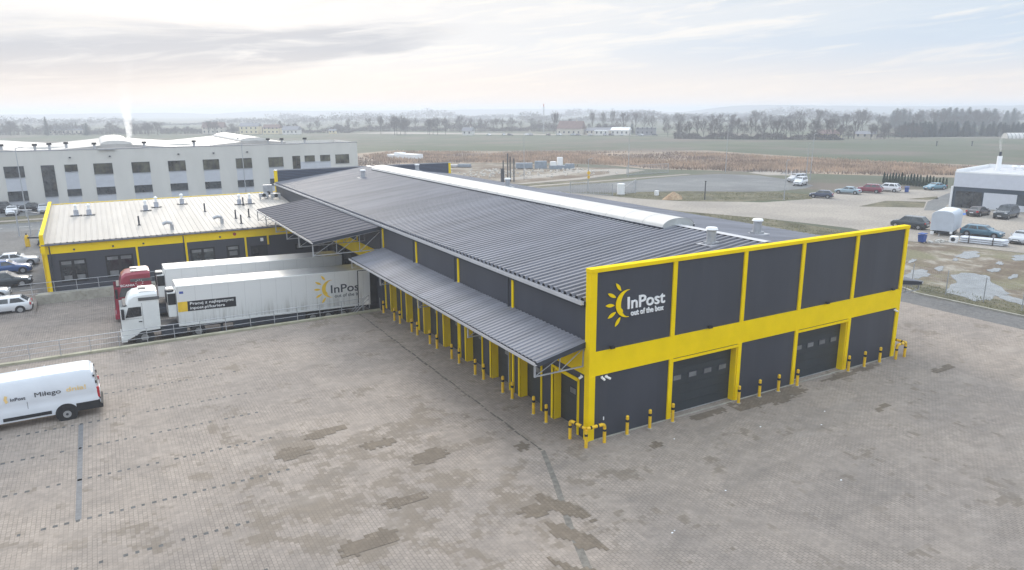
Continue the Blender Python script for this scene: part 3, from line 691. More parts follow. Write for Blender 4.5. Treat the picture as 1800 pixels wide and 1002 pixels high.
def owin(x0,x1,z0,z1,two=True):
    w=B().box(x0-.16,x1+.16,OY-.03,OY+.02,z0-.14,z1+.14); f=OL(w).o('window',black,of)
    xm=(x0+x1)/2
    segs=((x0,xm-.12),(xm+.12,x1)) if two else ((x0,x1),)
    for a,b in segs:
        OL(B().box(a,b,OY-.042,OY-.03,z0,z1-.32)).o('pane',glassd,f); OL(B().box(a,b,OY-.042,OY-.03,z1-.30,z1)).o('blind',glassb,f)
        OL(B().box(a+.08,b-.08,OY-.046,OY-.042,z0+.05,z0+.5)).o('painted_reflection',glassb,f)  # pale patch added to imitate a reflection low in the glass
owin(-23.8,-21.95,.9,2.75); owin(-20.05,-18.0,.95,2.8); owin(-12.6,-10.6,1.2,2.72); owin(-9.15,-8.2,1.75,2.7,False); owin(-2.2,-1.7,1.9,2.2,False)
dr=OL(B().box(-6.95,-5.25,OY-.03,OY+.02,.05,2.6)).o('door',black,of); OL(B().box(-6.75,-6.2,OY-.04,OY-.03,.3,2.3)).o('pane',glassd,dr); OL(B().box(-5.6,-5.5,OY-.07,OY-.03,1.0,1.15)).o('handle',steel,dr)
OL(B().box(-5.9,-5.6,OY-.05,OY+.02,3.0,3.35)).o('notice',sign_w,of)
for x in (-19.5,-16.9,-9.9,-22.7): OL(B().box(x,x+.16,OY-.09,OY-.03,3.75,3.9)).o('wall_lamp',dark,of)
OL(B().tube((-8.4,OY-.04,4.0),(-8.4,OY-.08,4.0),.16,n=14)).o('alarm_siren',mat('siren_red',(.35,.04,.03),.4),of)
def stack(x,y,h=1.0,kind='vent'):
    z=orz(y)
    if kind=='vent':
        v=OL(B().box(x-.3,x+.3,y-.3,y+.3,z-.05,z+.1).tube((x,y,z+.1),(x,y,z+.62),.24,n=12)).o('roof_vent',mat('vent_grey',(.42,.43,.47),.5) if 'vent_grey' not in bpy.data.materials else bpy.data.materials['vent_grey'],of,smooth=True)
        OL(B().tube((x,y,z+.62),(x,y,z+1.1),.13,n=10).tube((x,y,z+1.05),(x,y,z+1.22),.24,.1,n=10)).o('cowl',sign_w,v)
        OL(B().box(x-.55,x+.55,y-.42,y+.35,z+.03,z+.06)).o('flashing',dark,v)
    elif kind=='pipe':
        OL(B().tube((x,y,z-.05),(x,y,z+.95),.08,n=8).box(x-.15,x+.15,y-.15,y+.15,z-.02,z+.06)).o('vent_pipe',dark,of)
    else:
        w=B(); pts=[Vector((x,y,z-.05)),Vector((x,y,z+.55)),Vector((x-.12,y,z+.72)),Vector((x-.42,y,z+.78)),Vector((x-.85,y,z+.62))]
        for a,b in zip(pts,pts[1:]): w.tube(a,b,.17,n=10)
        OL(w).o('bent_duct',steel,of,smooth=True)
for x,y in ((-22.4,62.6),(-21.2,62.5),(-15.7,62.9),(-14.5,64.5),(-11.7,65.4),(-5.7,63),(-4.5,63)): stack(x,y)
for x,y in ((-16.8,55.5),(-9.9,60.1),(-5.4,62.2),(-7.4,55.3),(-7.3,52.6),(-6,55.4)): stack(x,y,kind='pipe')
for x,y in ((-14.0,52.3),(-9.1,53.3)): stack(x,y,kind='hood')
for x,y in ((-1.6,66.6),(-1.1,64.6),(-2.4,65.3)):
    z=orz(y); c=OL(B().box(x-.55,x+.55,y-.22,y+.22,z+.25,z+1.5 if x<-1.5 and y>66 else z+.75).box(x-.5,x-.4,y-.2,y+.2,z,z+.25).box(x+.4,x+.5,y-.2,y+.2,z,z+.25)).o('air_conditioner',steel,of,bevel=.02)
    OL(B().tube((x,y-.225,z+.5),(x,y-.26,z+.5),.22,n=14)).o('fan_grille',black,c)

# ================================================================== factory behind
FY=121.0; k_=1.0186
def FX(x): return -19.56+(x+19.56)*k_
def FZf(z): return 16.14-(16.14-z)*k_
fa=thing('factory','long off white two storey factory with grey framed window bays and barrel skylights','factory',(FX(26.8),FY,0))
def FL(b): b.v=[(v[0]-FX(26.8),v[1]-FY,v[2]) for v in b.v]; return b
FXR=FX(26.8); FT=9.98
FL(B().box(-95,FXR,FY,FY+.3,0,FT).box(FXR-.3,FXR,FY+.3,FY+16,0,FT).box(-95,FXR,FY+16,FY+16.3,0,FT)).o('wall',facw,fa)
FL(B().box(-95,FXR+.05,FY-.05,FY+.35,FT-.02,FT+.12)).o('parapet_cap',mat('grey_coping',(.33,.33,.36),.5),fa)
FL(B().box(-95,FXR-.35,FY+.4,FY+16,FT-1.2,FT-.9)).o('flat_roof',mat('roof_felt',(.34,.33,.32),.8),fa)
# main hall roof behind, shallow gables with skylights
w=B(); ridge=[-64,-40.5,-16.4,8.0]
xs=[-95]+[v for r in ridge for v in (r,r+12)]
pf=[(-95,FT-.2)]
for r in ridge: pf+=[(r,FT+.75),(r+12,FT-.35)]
pf=[p for p in pf if p[0]<=12.5]+[(14,FT+.3)]
w.add([(x,FY+4,z) for x,z in pf]+[(x,FY+48,z) for x,z in pf],[(i,i+1,len(pf)+i+1,len(pf)+i) for i in range(len(pf)-1)])
w.add([(x,FY+4,z) for x,z in pf]+[(x,FY+4,7) for x,z in pf],[(i,i+1,len(pf)+i+1,len(pf)+i) for i in range(len(pf)-1)])
w.add([(14,FY+4,FT+.3),(14,FY+48,FT+.3),(14,FY+48,0),(14,FY+4,0)],[(0,1,2,3)])
FL(w).o('hall_roof',mat('pale_membrane',(.42,.405,.385),.6,dirt=(.45,.44,.42),dirtf=.4,scale=.2),fa)
for r in ridge:
    rings=[]
    for yy in (FY+5,FY+44):
        rings.append([(r-2.6*math.cos(math.pi*i/12),yy,FT+.62+.72*math.sin(math.pi*i/12)) for i in range(13)])
    sk2=FL(B().loft(rings,closed=False,caps=True)).o('skylight',poly,fa,smooth=True)
    for q in range(9):
        yy=FY+5+q*4.8
        FL(B().loft([[(r-2.62*math.cos(math.pi*i/12),yy+dy,FT+.63+.725*math.sin(math.pi*i/12)) for i in range(13)] for dy in (0,.12)],closed=False,caps=False)).o('skylight_rib',bpy.data.materials['rib_line'],sk2)
def fwin(xa,xb,za,zb,frame=True):
    xa,xb,za,zb=FX(xa),FX(xb),FZf(za),FZf(zb)
    f=FL(B().box(xa-.06,xb+.06,FY-.05,FY,za-.06,zb+.06)).o('window',dark,fa)
    FL(B().box(xa,xb,FY-.07,FY-.05,za,zb)).o('pane',glassf if zb>5 and xa>-26 else glassd,f); FL(B().box(xa-.08,xb+.08,FY-.14,FY-.05,za-.09,za-.04)).o('sill',steel,f)
    n=max(2,round((xb-xa)/.95))
    for i in range(1,n): x=xa+(xb-xa)*i/n; FL(B().box(x-.03,x+.03,FY-.085,FY-.07,za,zb)).o('mullion',dark,f)
bays=[(-51.2,-48.3),(-45.2,-42.4),(-39.3,-36.5),(-33.4,-30.7),(-20.5,-17.7),(-14.6,-11.8),(-8.7,-5.9),(-2.8,-.1),(3,5.8),(9,11.7)]
for a,b in bays:
    fwin(a,b,5.85,7.62); fwin(a,b,2.3 if a>-30 else 1.95,3.5)
    FL(B().box(FX(a)-.02,FX(b)+.02,FY-.02,FY,0,FZf(5.85)-.06)).o('spandrel',facg,fa)
fwin(-24.8,-23,6.5,7.6); fwin(-24.9,-22.9,2.3,3.4); FL(B().box(FX(-24.9),FX(-22.95),FY-.02,FY,0,6.4)).o('spandrel',facg,fa)
fwin(-28.2,-26.4,2.4,7.6); FL(B().box(FX(-28.2),FX(-26.4),FY-.02,FY,0,2.2)).o('spandrel',facg,fa)
fwin(13.6,15,5.3,7.7); fwin(16,17.9,6.6,7.7); fwin(19.1,21,6.6,7.7); fwin(22.2,24.9,6,7.7)
FL(B().box(FX(13.6),FX(21.1),FY-.02,FY,0,6.4)).o('spandrel',facg,fa)
for i,(x,y) in enumerate(((-29,FY+3),(-27,FY+6),(-24.5,FY+9),(-20,FY+2.5),(-12,FY+2.3),(-3.5,FY+2.3),(6,FY+10),(8.5,FY+8),(10.5,FY+4),(13,FY+3),(17.5,FY+2.5),(-34,FY+5),(-38,FY+3),(-44,FY+3))):
    v=FL(B().tube((x,y,FT-.9),(x,y,FT+.75),.22,n=10)).o('roof_vent',steel,fa); FL(B().tube((x,y,FT+.75),(x,y,FT+1.1),.42,.38,n=10)).o('cowl',black,v)
FL(B().box(-19.5,-16.8,FY-.5,FY-.1,FT-.1,FT+.15)).o('wall_unit',steel,fa)
for x in (-24,-18,-7,-1,5): FL(B().box(FX(x),FX(x)+.3,FY-.3,FY-.02,8.6,8.8)).o('wall_lamp',dark,fa)

# ================================================================== white building on the right
wb=thing('showroom_building','white box building with dark glazed ground floor and parked cars in front','building',(103.8,40.3,0),rz=math.radians(11))
# local: facade along -y, depth +x
B().box(0,16,-34,0,3.45,5.75).o('upper_wall',mat('white_cladding',(.60,.62,.68),.5,var=.03),wb)
B().box(.0,.3,-34,-.0,5.75,5.95).box(.3,16,-.3,0,5.75,6.25).box(15.7,16,-34,-.3,5.75,6.35).o('parapet',sign_w,wb)
B().box(.3,15.7,-34,-.3,5.752,5.78).o('roof',mat('white_membrane',(.52,.52,.54),.7),wb)
B().box(.05,15.9,-34,-.06,0,3.45).o('lower_wall',mat('slate_cladding',(.045,.065,.09),.45,var=.05),wb)
for a,b,c,d in ((-9.2,-4.6,.15,2.75),(-34,-10.8,.15,2.75),(-10.8,-9.2,.15,1.1)): B().box(-.02,.05,a,b,c,d).o('white_panel',mat('white_panel',(.60,.62,.67),.5,var=.03) if 'white_panel' not in bpy.data.materials else bpy.data.materials['white_panel'],wb)
for y in (-.5,-1.8,-3.1):
    g_=B().box(-.0,.05,y-1.22,y,.1,2.75).o('glazing',glassd,wb); B().box(-.03,.0,y-1.28,y-1.22,.1,2.75).o('mullion',dark,g_)
B().box(-.0,.05,-10.78,-9.22,1.12,2.75).o('window',mat('tinted_glass',(.07,.085,.10),.2,var=.2),wb)
B().box(-.3,-.0,-34,-4.4,-.0,.14).o('plinth',conc,wb)
B().box(.1,15,.0,.35,0,3.45).o('side_wall',sign_w,wb)
ch=B().tube((9,-3.6,5.7),(9,-3.6,8.2),.38,n=12).o('chimney',sign_w,wb); B().tube((9,-3.6,8.2),(9,-3.6,8.9),.2,n=10).o('flue',dark,ch)
for y in (-5.2,-6.4,-8,-10.2,-13,-17):
    B().tube((12,y,5.7),(12,y,6.3),.25,n=10).tube((12,y,6.3),(12,y,6.6),.5,.2,n=10).o('roof_vent',sign_w,wb)

# ================================================================== retaining walls, railings
def wall_thing(name,label,boxes,m,cat='retaining wall'):
    w=B()
    for bx in boxes: w.box(*bx)
    o=w.o(name,m,None,bevel=.015); return tag(o,label,cat)
wall_thing('retaining_wall','long concrete kerb wall under the railing between the yard and the truck ramp',[(-90,-.7,28.4,28.75,-1.4,.16)],concs)
w=B(); x=-26.1
w.box(-26.1,-.3,49.06,49.29,-1.4,.11)
while x<-.6: w.box(x,min(x+1.94,-.3),49.02,49.3,-1.4,.12); x+=1.95
tag(w.o('retaining_wall',conc,None,bevel=.02),'concrete block wall along the far side of the truck ramp below the office','retaining wall')
def railing(label,pts,posts,h,rails,name='railing'):
    t=thing(name,label,'railing',(posts[0][0],posts[0][1],posts[0][2]))
    o=Vector(posts[0]) ; p0=Vector(posts[0])
    w=B(); 
    for a,b in zip(pts,pts[1:]):
        for rz_ in rails: w.tube(Vector(a)-o+Vector((0,0,rz_)),Vector(b)-o+Vector((0,0,rz_)),.026 if rz_==max(rails) else .018,n=6)
    w.o('rail',steel,t)
    for p in posts: B().tube(Vector(p)-o,Vector(p)-o+Vector((0,0,h)),.026,n=6).o('post',steel,t)
    return t
railing('galvanised railing along the kerb wall beside the white trailer',[(-40,28.57,.16),(-2.2,28.57,.16)],[(-2.2-1.77*i,28.57,.16) for i in range(21)],1.08,(.38,.74,1.08))
railing('galvanised railing above the block wall under the office windows',[(-27.2,49.15,.12),(-.6,49.15,.12)],[(-26.3+1.76*i,49.15,.12) for i in range(15)],1.1,(.15,.6,1.1))
t=railing('short stair handrail beside the open trailer door',[(-2.1,28.75,.0),(-1.2,29.9,.0)],[(-2.0,28.9,0),(-1.2,29.9,0),(-.7,28.6,0)],1.1,(.4,.75,1.1))
w=B()
for i in range(3): w.tube((-.0-.9,-.35+i*.45,.05),(-.0+.3,-.35+i*.45,1.15),.02,n=6)
w.o('sloping_rail',steel,t)

# ================================================================== bollards
def mk_bollard(label):
    t=thing('bollard',label,'bollard')
    B().tube((0,0,0),(0,0,1.0),.085,n=16).loft([[(r*math.cos(2*math.pi*i/16),r*math.sin(2*math.pi*i/16),z) for i in range(16)] for r,z in ((.085,1.0),(.075,1.03),(.045,1.055),(.01,1.06))],caps=True).o('post',yelb,t,smooth=True)
    B().tube((0,0,.70),(0,0,.84),.0875,n=16).o('black_band',black,t,smooth=True)
    B().tube((0,0,-.0),(0,0,.03),.15,n=16).o('base_collar',conc,t)
    return t
fb=[(2.16,-.37,'yellow bollard with a black band, nearest the left corner on the front facade'),(3.65,-.38,'yellow bollard with a black band, second from the left corner on the front facade'),
(5.22,-.38,'yellow black-banded bollard at the left jamb of the left big front door'),(10.12,-.40,'yellow black-banded bollard at the right jamb of the left big front door'),
(11.86,-.34,'yellow black-banded bollard midway between the two big front doors, nearer the left door'),(13.46,-.34,'yellow black-banded bollard midway between the two big front doors, nearer the right door'),
(15.1,-.34,'yellow black-banded bollard at the left jamb of the right big front door'),(19.9,-.34,'yellow black-banded bollard at the right jamb of the right big front door'),
(21.5,-.34,'yellow bollard with a black band right of the right big front door'),(23.1,-.34,'yellow bollard with a black band, last one before the right corner of the facade')]
b0=mk_bollard(fb[0][2]); b0.location=(fb[0][0],fb[0][1],0); b0['group']='bollards in front of the yellow and grey facade'; reg(b0)
for x,y,l in fb[1:]: dup(b0,(x,y,0),U(0,3),l,'bollards in front of the yellow and grey facade')
ordn=['nearest the building corner','second from the building corner','third from the building corner','fourth from the building corner','fifth from the building corner','sixth from the building corner','seventh from the building corner','eighth from the building corner','eighth from the far end','seventh from the far end','sixth from the far end','fifth from the far end','fourth from the far end','third from the far end','second from the far end','last at the far end beside the trailer']
for i,(x,y) in enumerate([(-.63,2.94),(-.63,4.22),(-.57,6.66),(-.6,7.73),(-.6,10.16),(-.66,11.18),(-.63,13.57),(-.67,14.63),(-.66,17.07),(-.68,18.26),(-.66,20.63),(-.72,21.58),(-.68,24.11),(-.77,25.09),(-.75,27.65)]):
    j=i if i<8 else i+1
    dup(b0,(x,y,0),U(0,3),'yellow black-banded bollard by the canopied dock doors, '+ordn[j],'bollards along the dock doors')
def corner_guard(label,pts,arc=.16):
    t=thing('corner_guard',label,'guard rail',(pts[1][0],pts[1][1],0)); o=Vector((pts[1][0],pts[1][1],0))
    P=[Vector((a,b,0))-o for a,b in pts]
    for q,p in enumerate(P):
        B().tube(p,p+Vector((0,0,.86 if q!=1 else .94)),.085,n=14).o('post',yelb,t,smooth=True)
        B().tube(p+Vector((0,0,.62)),p+Vector((0,0,.74)),.0875,n=14).o('black_band',black,t,smooth=True)
    for a,b in ((P[0],P[1]),(P[2],P[1])):
        w=B(); d=(b-a); d.z=0; l=d.length; d.normalize(); pr=a+Vector((0,0,.84))
        for i in range(1,7):
            an=math.pi/2*i/6; q=a+Vector((0,0,.84))+d*(arc*(1-math.cos(an)))+Vector((0,0,arc*math.sin(an))); w.tube(pr,q,.085,n=12,cap=False); pr=q
        e=b+Vector((0,0,1.0)); w.tube(pr,e,.085,n=12); w.o('rail',yelb,t,smooth=True)
        for f in (.28,.72): B().tube(pr.lerp(e,f-.05),pr.lerp(e,f+.05),.0875,n=12).o('black_band',black,t,smooth=True)
    return t
corner_guard('yellow and black bent pipe guard round the near building corner',[(-.62,.72),(-.5,-.5),(.62,-.5)])
corner_guard('yellow and black bent pipe guard round the right building corner',[(24.6,-.5),(25.55,-.5),(25.6,.6)])

# ================================================================== cars
gl=glassd
def wheel(par,x,y,r=.32,wd=.2,name='wheel',out=1,z=None,rim=.62):
    z=r if z is None else z
    w=B().tube((x,y-wd/2*out,z),(x,y+wd/2*out,z),r,n=20).o(name,black,par,smooth=True)
    B().tube((x,y+out*(wd/2-.01),z),(x,y+out*(wd/2+.012),z),r*rim,n=16).o('rim',hubm,w,smooth=True)
    s=B()
    for k in range(5):
        a=k*2*math.pi/5; s.box(x-.0,x+.0001,y,y,z,z)
    return w
KIND={ # L, W, H, hood height, belt, xs of windscreen base, roof front, roof rear, rear glass base (from front), rear deck height
 'sedan':(4.65,1.80,1.45,.88,.95,1.25,2.05,3.15,3.95,1.02),
 'hatch':(4.1,1.74,1.47,.90,.96,1.05,1.75,3.35,3.98,1.0),
 'estate':(4.7,1.80,1.50,.88,.96,1.2,1.95,4.0,4.55,1.0),
 'suv':(4.6,1.86,1.72,1.05,1.12,1.15,1.75,3.95,4.5,1.1),
 'small':(3.8,1.66,1.45,.92,.96,.85,1.5,3.2,3.7,1.0),
 'bigsuv':(5.0,1.95,1.95,1.2,1.28,1.35,1.9,4.4,4.9,1.25),
 'van':(4.4,1.85,1.9,1.1,1.2,.8,1.4,4.2,4.35,1.2)}
def car(kind,paint,label,loc,rz,cat='car',group='cars parked around the site',plate=True,cladding=None):
    Lc,Wd,Hh,hood,belt,a,b,c,d,deck=KIND[kind]
    t=thing('parked_car',label,cat,loc,rz,group)
    X=lambda s:Lc/2-s
    hw=Wd/2
    def ring(s,zt,k,zb=.24,crown=.03):
        x=X(s); w_=hw*k
        return [(x,-w_*.90,zb),(x,-w_*.985,zb+.14),(x,-w_,zb+.36),(x,-w_*.985,zt-.10),(x,-w_*.93,zt-.02),(x,-w_*.6,zt+crown*.7),(x,0,zt+crown),
                (x,w_*.6,zt+crown*.7),(x,w_*.93,zt-.02),(x,w_*.985,zt-.10),(x,w_,zb+.36),(x,w_*.985,zb+.14),(x,w_*.90,zb)]
    body=B().loft([ring(0,hood-.30,.80,.30,0),ring(.06,hood-.20,.90,.24),ring(.35,hood-.06,.97,.2),ring(a*.75,hood,1.0),ring(a,belt,1.0),ring((b+c)/2,belt,1.0),ring(d,deck if deck>belt else belt,1.0),ring(Lc-.25,deck-.02,.97),ring(Lc-.07,deck-.12,.92),ring(Lc,deck-.35,.86,.30,0)]).o('body',paint,t,smooth=True,angle=50)
    # cabin
    wr=hw*.74; wb_=hw*.95
    A=[(X(a),-wb_*.93,belt-.0),(X(a),wb_*.93,belt),(X(b),wr,Hh-.04),(X(b),-wr,Hh-.04)]
    def Q(s,side,t_): # point on cabin side; t 0 belt 1 roof, s in 0..1 along
        xb=X(a)+(X(d)-X(a))*s; xr=X(b)+(X(c)-X(b))*s
        return Vector((xb+(xr-xb)*t_, side*(wb_*(.95+.05*math.sin(math.pi*s))*(1-t_)+wr*t_), belt-.02+(Hh-.04-belt+.02)*t_))
    rings=[]
    for s in (0,.12,.5,.88,1):
        rings.append([Q(s,-1,0),Q(s,-1,.9),Q(s,-1,1)*1+Vector((0,.10,.02)),Vector((Q(s,-1,1).x,0,Hh+ (.0 if s in(0,1) else .015))),Q(s,1,1)+Vector((0,-.10,.02)),Q(s,1,.9),Q(s,1,0)])
    B().loft([[tuple(p) for p in r] for r in rings],closed=False,caps=True).o('cabin',paint,t,smooth=True,angle=30)
    def glass(nm,P,off):
        P=[Vector(p) for p in P]; n=(P[1]-P[0]).cross(P[3]-P[0]).normalized(); 
        if n.dot(off)<0: n=-n
        P=[p+n*.012 for p in P]; return B().add([tuple(p) for p in P]+[tuple(p-n*.01) for p in P],[(0,1,2,3),(7,6,5,4),(0,4,5,1),(1,5,6,2),(2,6,7,3),(3,7,4,0)]).o(nm,gl,t)
    glass('windscreen',[Q(0,-1,.06)*.97+Vector((.02,.06,0)),Q(0,1,.06)*.97+Vector((.02,-.06,0)),Q(0,1,.9)+Vector((0.01,-.06,0)),Q(0,-1,.9)+Vector((.01,.06,0))],Vector((1,0,.5)))
    glass('rear_window',[Q(1,-1,.12)+Vector((-.0,.1,0)),Q(1,1,.12)+Vector((0,-.1,0)),Q(1,1,.88)+Vector((0,-.1,0)),Q(1,-1,.88)+Vector((0,.1,0))],Vector((-1,0,.5)))
    for side in (-1,1):
        for s0,s1 in (((.07,.42),(.46,.78),(.82,.94)) if kind in('estate','suv','van','bigsuv') else ((.07,.48),(.52,.92))):
            glass('side_window',[Q(s0,side,.10),Q(s1,side,.10),Q(s1-.02,side,.84),Q(s0+.03,side,.84)],Vector((0,side,0)))
        for xw in (X(.78),X(Lc-.85)):
            arch_=B().tube((xw,side*(hw-.08),.34),(xw,side*(hw+.004),.34),.385,n=20).o('wheel_arch',black,t)
            wheel(t,xw,side*(hw-.09),.325,.2,out=side)
        B().box(X(a)-.35,X(a)-.15,side*(hw-.02),side*(hw+.14),belt+.02,belt+.16).o('mirror',paint,t,bevel=.03)
        B().box(X(.03),X(.40),side*hw*.60,side*hw*.93,hood-.30,hood-.14).o('headlight',lampm,t,bevel=.03)
        B().box(X(Lc-.28),X(Lc-.0),side*hw*.68,side*hw*.965,deck-.32,deck-.10).o('taillight',lred,t,bevel=.02)
        B().box(X(1.35),X(Lc-1.45),side*(hw*.97),side*(hw*.995),.22,.34).o('sill',black if cladding is None else cladding,t)
    B().box(X(0)-.02,X(0)+.035,-hw*.62,hw*.62,.28,.42).box(X(0)-.02,X(0)+.03,-hw*.40,hw*.40,hood-.36,hood-.26).o('grille',black,t,bevel=.01)
    B().box(X(Lc)-.035,X(Lc)+.05,-hw*.75,hw*.75,.26,.42).o('bumper',black,t,bevel=.02)
    if plate:
        B().box(X(0)+.03,X(0)+.05,-.26,.26,.44,.55).o('number_plate',sign_w,t); B().box(X(Lc)-.05,X(Lc)-.03,-.26,.26,.56,.67).o('number_plate',sign_w,t)
    return t
P_white=carpaint('car_white',(.68,.69,.71)); P_black=carpaint('car_black',(.02,.021,.025)); P_blue=carpaint('car_blue',(.03,.09,.26)); P_dark=carpaint('car_charcoal',(.035,.045,.055))
P_silver=carpaint('car_silver',(.45,.47,.50)); P_teal=carpaint('car_teal',(.06,.15,.21)); P_red=carpaint('car_wine',(.20,.02,.045)); P_lblue=carpaint('car_pale_blue',(.30,.40,.46)); P_navy=carpaint('car_navy',(.035,.05,.10)); P_brown=carpaint('car_brown',(.06,.045,.05)); P_cyan=carpaint('car_cyan',(.10,.24,.32))
pi=math.pi
car('hatch',P_white,'white hatchback with black bumper and red tail lights beyond the delivery van',(-28.3,47.1,-.70),pi,cat='car')
car('sedan',P_silver,'pale silver car mostly hidden behind the white hatchback on the left edge',(-30.4,51.2,-.14),0)
car('estate',P_dark,'dark green-black car parked next to the blue saloon in the left row',(-29.0,55.3,.02),0)
car('sedan',P_blue,'bright blue saloon in the left parking row near the yellow office corner',(-29.4,62.2,.02),0)
car('sedan',P_white,'white saloon just behind the blue one in the left parking row',(-29.0,66.6,.02),0)
car('van',P_lblue,'pale blue minivan facing the camera behind the office corner',(-26.6,81.5,.02),-pi/2,cat='minivan')
car('hatch',P_white,'small white car, middle of the three pale ones facing the road',(-33.0,115.6,.02),-pi/2)
car('hatch',P_white,'white car facing the road at the left edge before the factory',(-37.0,116.0,.02),-pi/2)
car('hatch',P_silver,'grey-white car before the factory just above the yellow roof corner',(-28.6,115.9,.02),-pi/2)
car('bigsuv',P_black,'large black car parked side-on against the factory wall',(-34.6,119.2,.02),0)
car('sedan',P_black,'black car side-on by the factory wall behind the lamp post',(-30.2,119.3,.02),0)
car('suv',P_dark,'dark off-road car parked behind the yellow parapet corner',(77.0,30.9,.02),math.radians(100))
C.objects[-1]
car('estate',P_teal,'blue-green estate car parked right of the grey box trailer',(78.2,22.0,.02),math.radians(-78))
car('sedan',P_silver,'silver car with dark bumper at the right edge beside the pipe stack',(77.9,17.2,.02),math.radians(190))
car('sedan',P_brown,'dark brown saloon with white number plate before the dark glazing',(97.3,32.5,.02),math.radians(5))
car('bigsuv',P_dark,'large dark off-road car before the white panel of the right building',(98.0,28.9,.02),math.radians(187))
car('hatch',P_navy,'dark navy hatchback, leftmost of the row beside the long grass island',(96.7,60.1,.02),math.radians(119))
car('sedan',P_lblue,'pale blue-grey saloon, second in the far right parking row',(106.6,61.6,.02),math.radians(112))
car('suv',P_red,'dark red car, third in the far right parking row',(112.0,60.7,.02),math.radians(110))
car('suv',P_white,'white off-road car by the far blue bin, last in its row',(116.6,59.9,.02),math.radians(108))
car('sedan',P_cyan,'light blue car with a pale roof, half hidden behind the right white building',(127.5,56.8,.02),math.radians(170))
car('van',P_white,'white van parked at the end of the turning circle',(112.2,77.2,.02),math.radians(200),cat='van',cladding=black)
car('van',P_silver,'pale van with lattice body behind the white van on the turning circle',(117.8,82.6,.02),math.radians(170),cat='van')

# ================================================================== delivery van
vx=-21.12; vy=17.45
van=thing('delivery_van','white high-roof delivery van with lettering at the left edge of the yard','van',(vx,vy,0))
Lv=6.35
def vring(s,zt,k,zb=.42,tk=.86):
    x=-Lv+s; w_=1.03*k    # s from front
    P_=[(x,-w_*.98,zb),(x,-w_,zb+.35),(x,-w_*1.012,zb+.58),(x,-w_,zb+.63),(x,-w_*.992,zb+.95),(x,-w_*1.004,zb+1.0),(x,-w_*.975,zt-.62),(x,-w_*.965,zt-.58),(x,-w_*.93,zt-.22),(x,-w_*.84,zt-.05),(x,-w_*.5,zt),(x,0,zt+.015),(x,w_*.5,zt),(x,w_*.84,zt-.05),(x,w_*.93,zt-.22),(x,w_*.965,zt-.58),(x,w_*.975,zt-.62),(x,w_*1.004,zb+1.0),(x,w_*.992,zb+.95),(x,w_,zb+.63),(x,w_*1.012,zb+.58),(x,w_,zb+.35),(x,w_*.98,zb)]
    return [(a-(max(0,c-1.3)*.17 if s>5.9 else 0),b_,c) for a,b_,c in P_]
B().loft([vring(0,1.25,.82),vring(.12,1.5,.92),vring(.75,1.72,.98),vring(1.5,2.5,1),vring(1.9,2.66,1),vring(4.2,2.70,1),vring(6.0,2.70,1),vring(6.22,2.66,.985),vring(6.32,2.56,.95)]).o('body',vanw,van,smooth=True,angle=24)
for s_ in (-1,1):
    B().box(-Lv+1.9,-2.30,s_*1.02,s_*1.062,.52,.70).o('side_cladding',black,van,bevel=.01)
    B().box(-1.15,-.02,s_*.90,s_*1.055,.40,.86).o('side_cladding',black,van,bevel=.02)
    for xw in (-1.62,-Lv+1.05):
        ar=[]
        B().tube((xw,s_*.85,.42),(xw,s_*1.058,.42),.53,n=28).o('wheel_arch',black,van)
        w_=wheel(van,xw,s_*.965,.36,.24,out=s_,rim=.55)
        B().tube((xw,s_*1.09,.36),(xw,s_*1.105,.36),.07,n=10).o('hub_cap',dark,w_)
    B().box(-.12,.02,s_*.86,s_*1.0,.95,1.60).o('taillight',lred,van,bevel=.03); B().box(.018,.03,s_*.88,s_*.97,1.22,1.36).o('lamp_lens',lampm,van)
    B().box(-Lv+1.0,-Lv+1.25,s_*1.03,s_*1.30,1.35,1.75).o('mirror',black,van,bevel=.03)
    B().add([(-Lv+1.0,s_*1.035,1.32),(-Lv+1.85,s_*1.035,1.32),(-Lv+1.85,s_*1.02,1.95),(-Lv+1.45,s_*1.02,1.95)],[(0,1,2,3)]).o('side_window',gl,van)
    B().box(-.12,-.05,s_*.98,s_*.90,1.8,1.95).box(-.03,.03,s_*.96,s_*1.02,.9,1.0).box(-.2,-.12,s_*.93,s_*.99,2.2,2.3).o('hinge',black,van)
B().box(-.10,.10,-.98,.98,.36,.62).o('bumper',black,van,bevel=.04)
for q in (-1,1):
    a0,a1=(q*.02,q*.86); dr_=B(); dr_.add([(-.05,a0,.66),(-.05,a1,.66),(.012,a1,.66),(.012,a0,.66),(-.05,a0,1.3),(-.05,a1,1.3),(.012,a1,1.3),(.012,a0,1.3),(-.25,a0,2.42),(-.25,a1,2.42),(-.178,a1,2.42),(-.178,a0,2.42)],[(0,1,2,3),(3,2,6,7),(7,6,10,11),(0,3,7,4),(4,7,11,8),(1,5,6,2),(5,9,10,6),(8,11,10,9),(0,4,5,1),(4,8,9,5)]); dr_=dr_.o('rear_door',vanw,van)
    B().add([(-.02,q*.14,1.5),(-.02,q*.74,1.5),(-.115,q*.74,2.1),(-.115,q*.14,2.1)],[(0,1,2,3)]).o('rear_window',gl,dr_)
B().box(.012,.03,-.26,.26,1.2,1.33).o('number_plate',sign_w,van)
B().add([(-Lv+.72,-.85,1.72),(-Lv+.72,.85,1.72),(-Lv+1.42,.78,2.42),(-Lv+1.42,-.78,2.42)],[(0,1,2,3)]).o('windscreen',gl,van)
w=B(); 
for x in (-2.45,): w.box(x-.006,x+.006,-1.05,-1.0,.9,2.3)
for x in (-4.62,-3.3): B().box(x-.008,x+.008,-1.0375,-1.03,.9,1.42).o('door_seam',dark,van)
for x in (-3.7,-2.45): B().box(x-.008,x+.008,-.9,.9,2.69,2.722).o('roof_seam',vanw,van)
TV=lambda x,z: Matrix.Translation((x-vx,-1.055,z))@Matrix.Rotation(pi/2,4,'X')
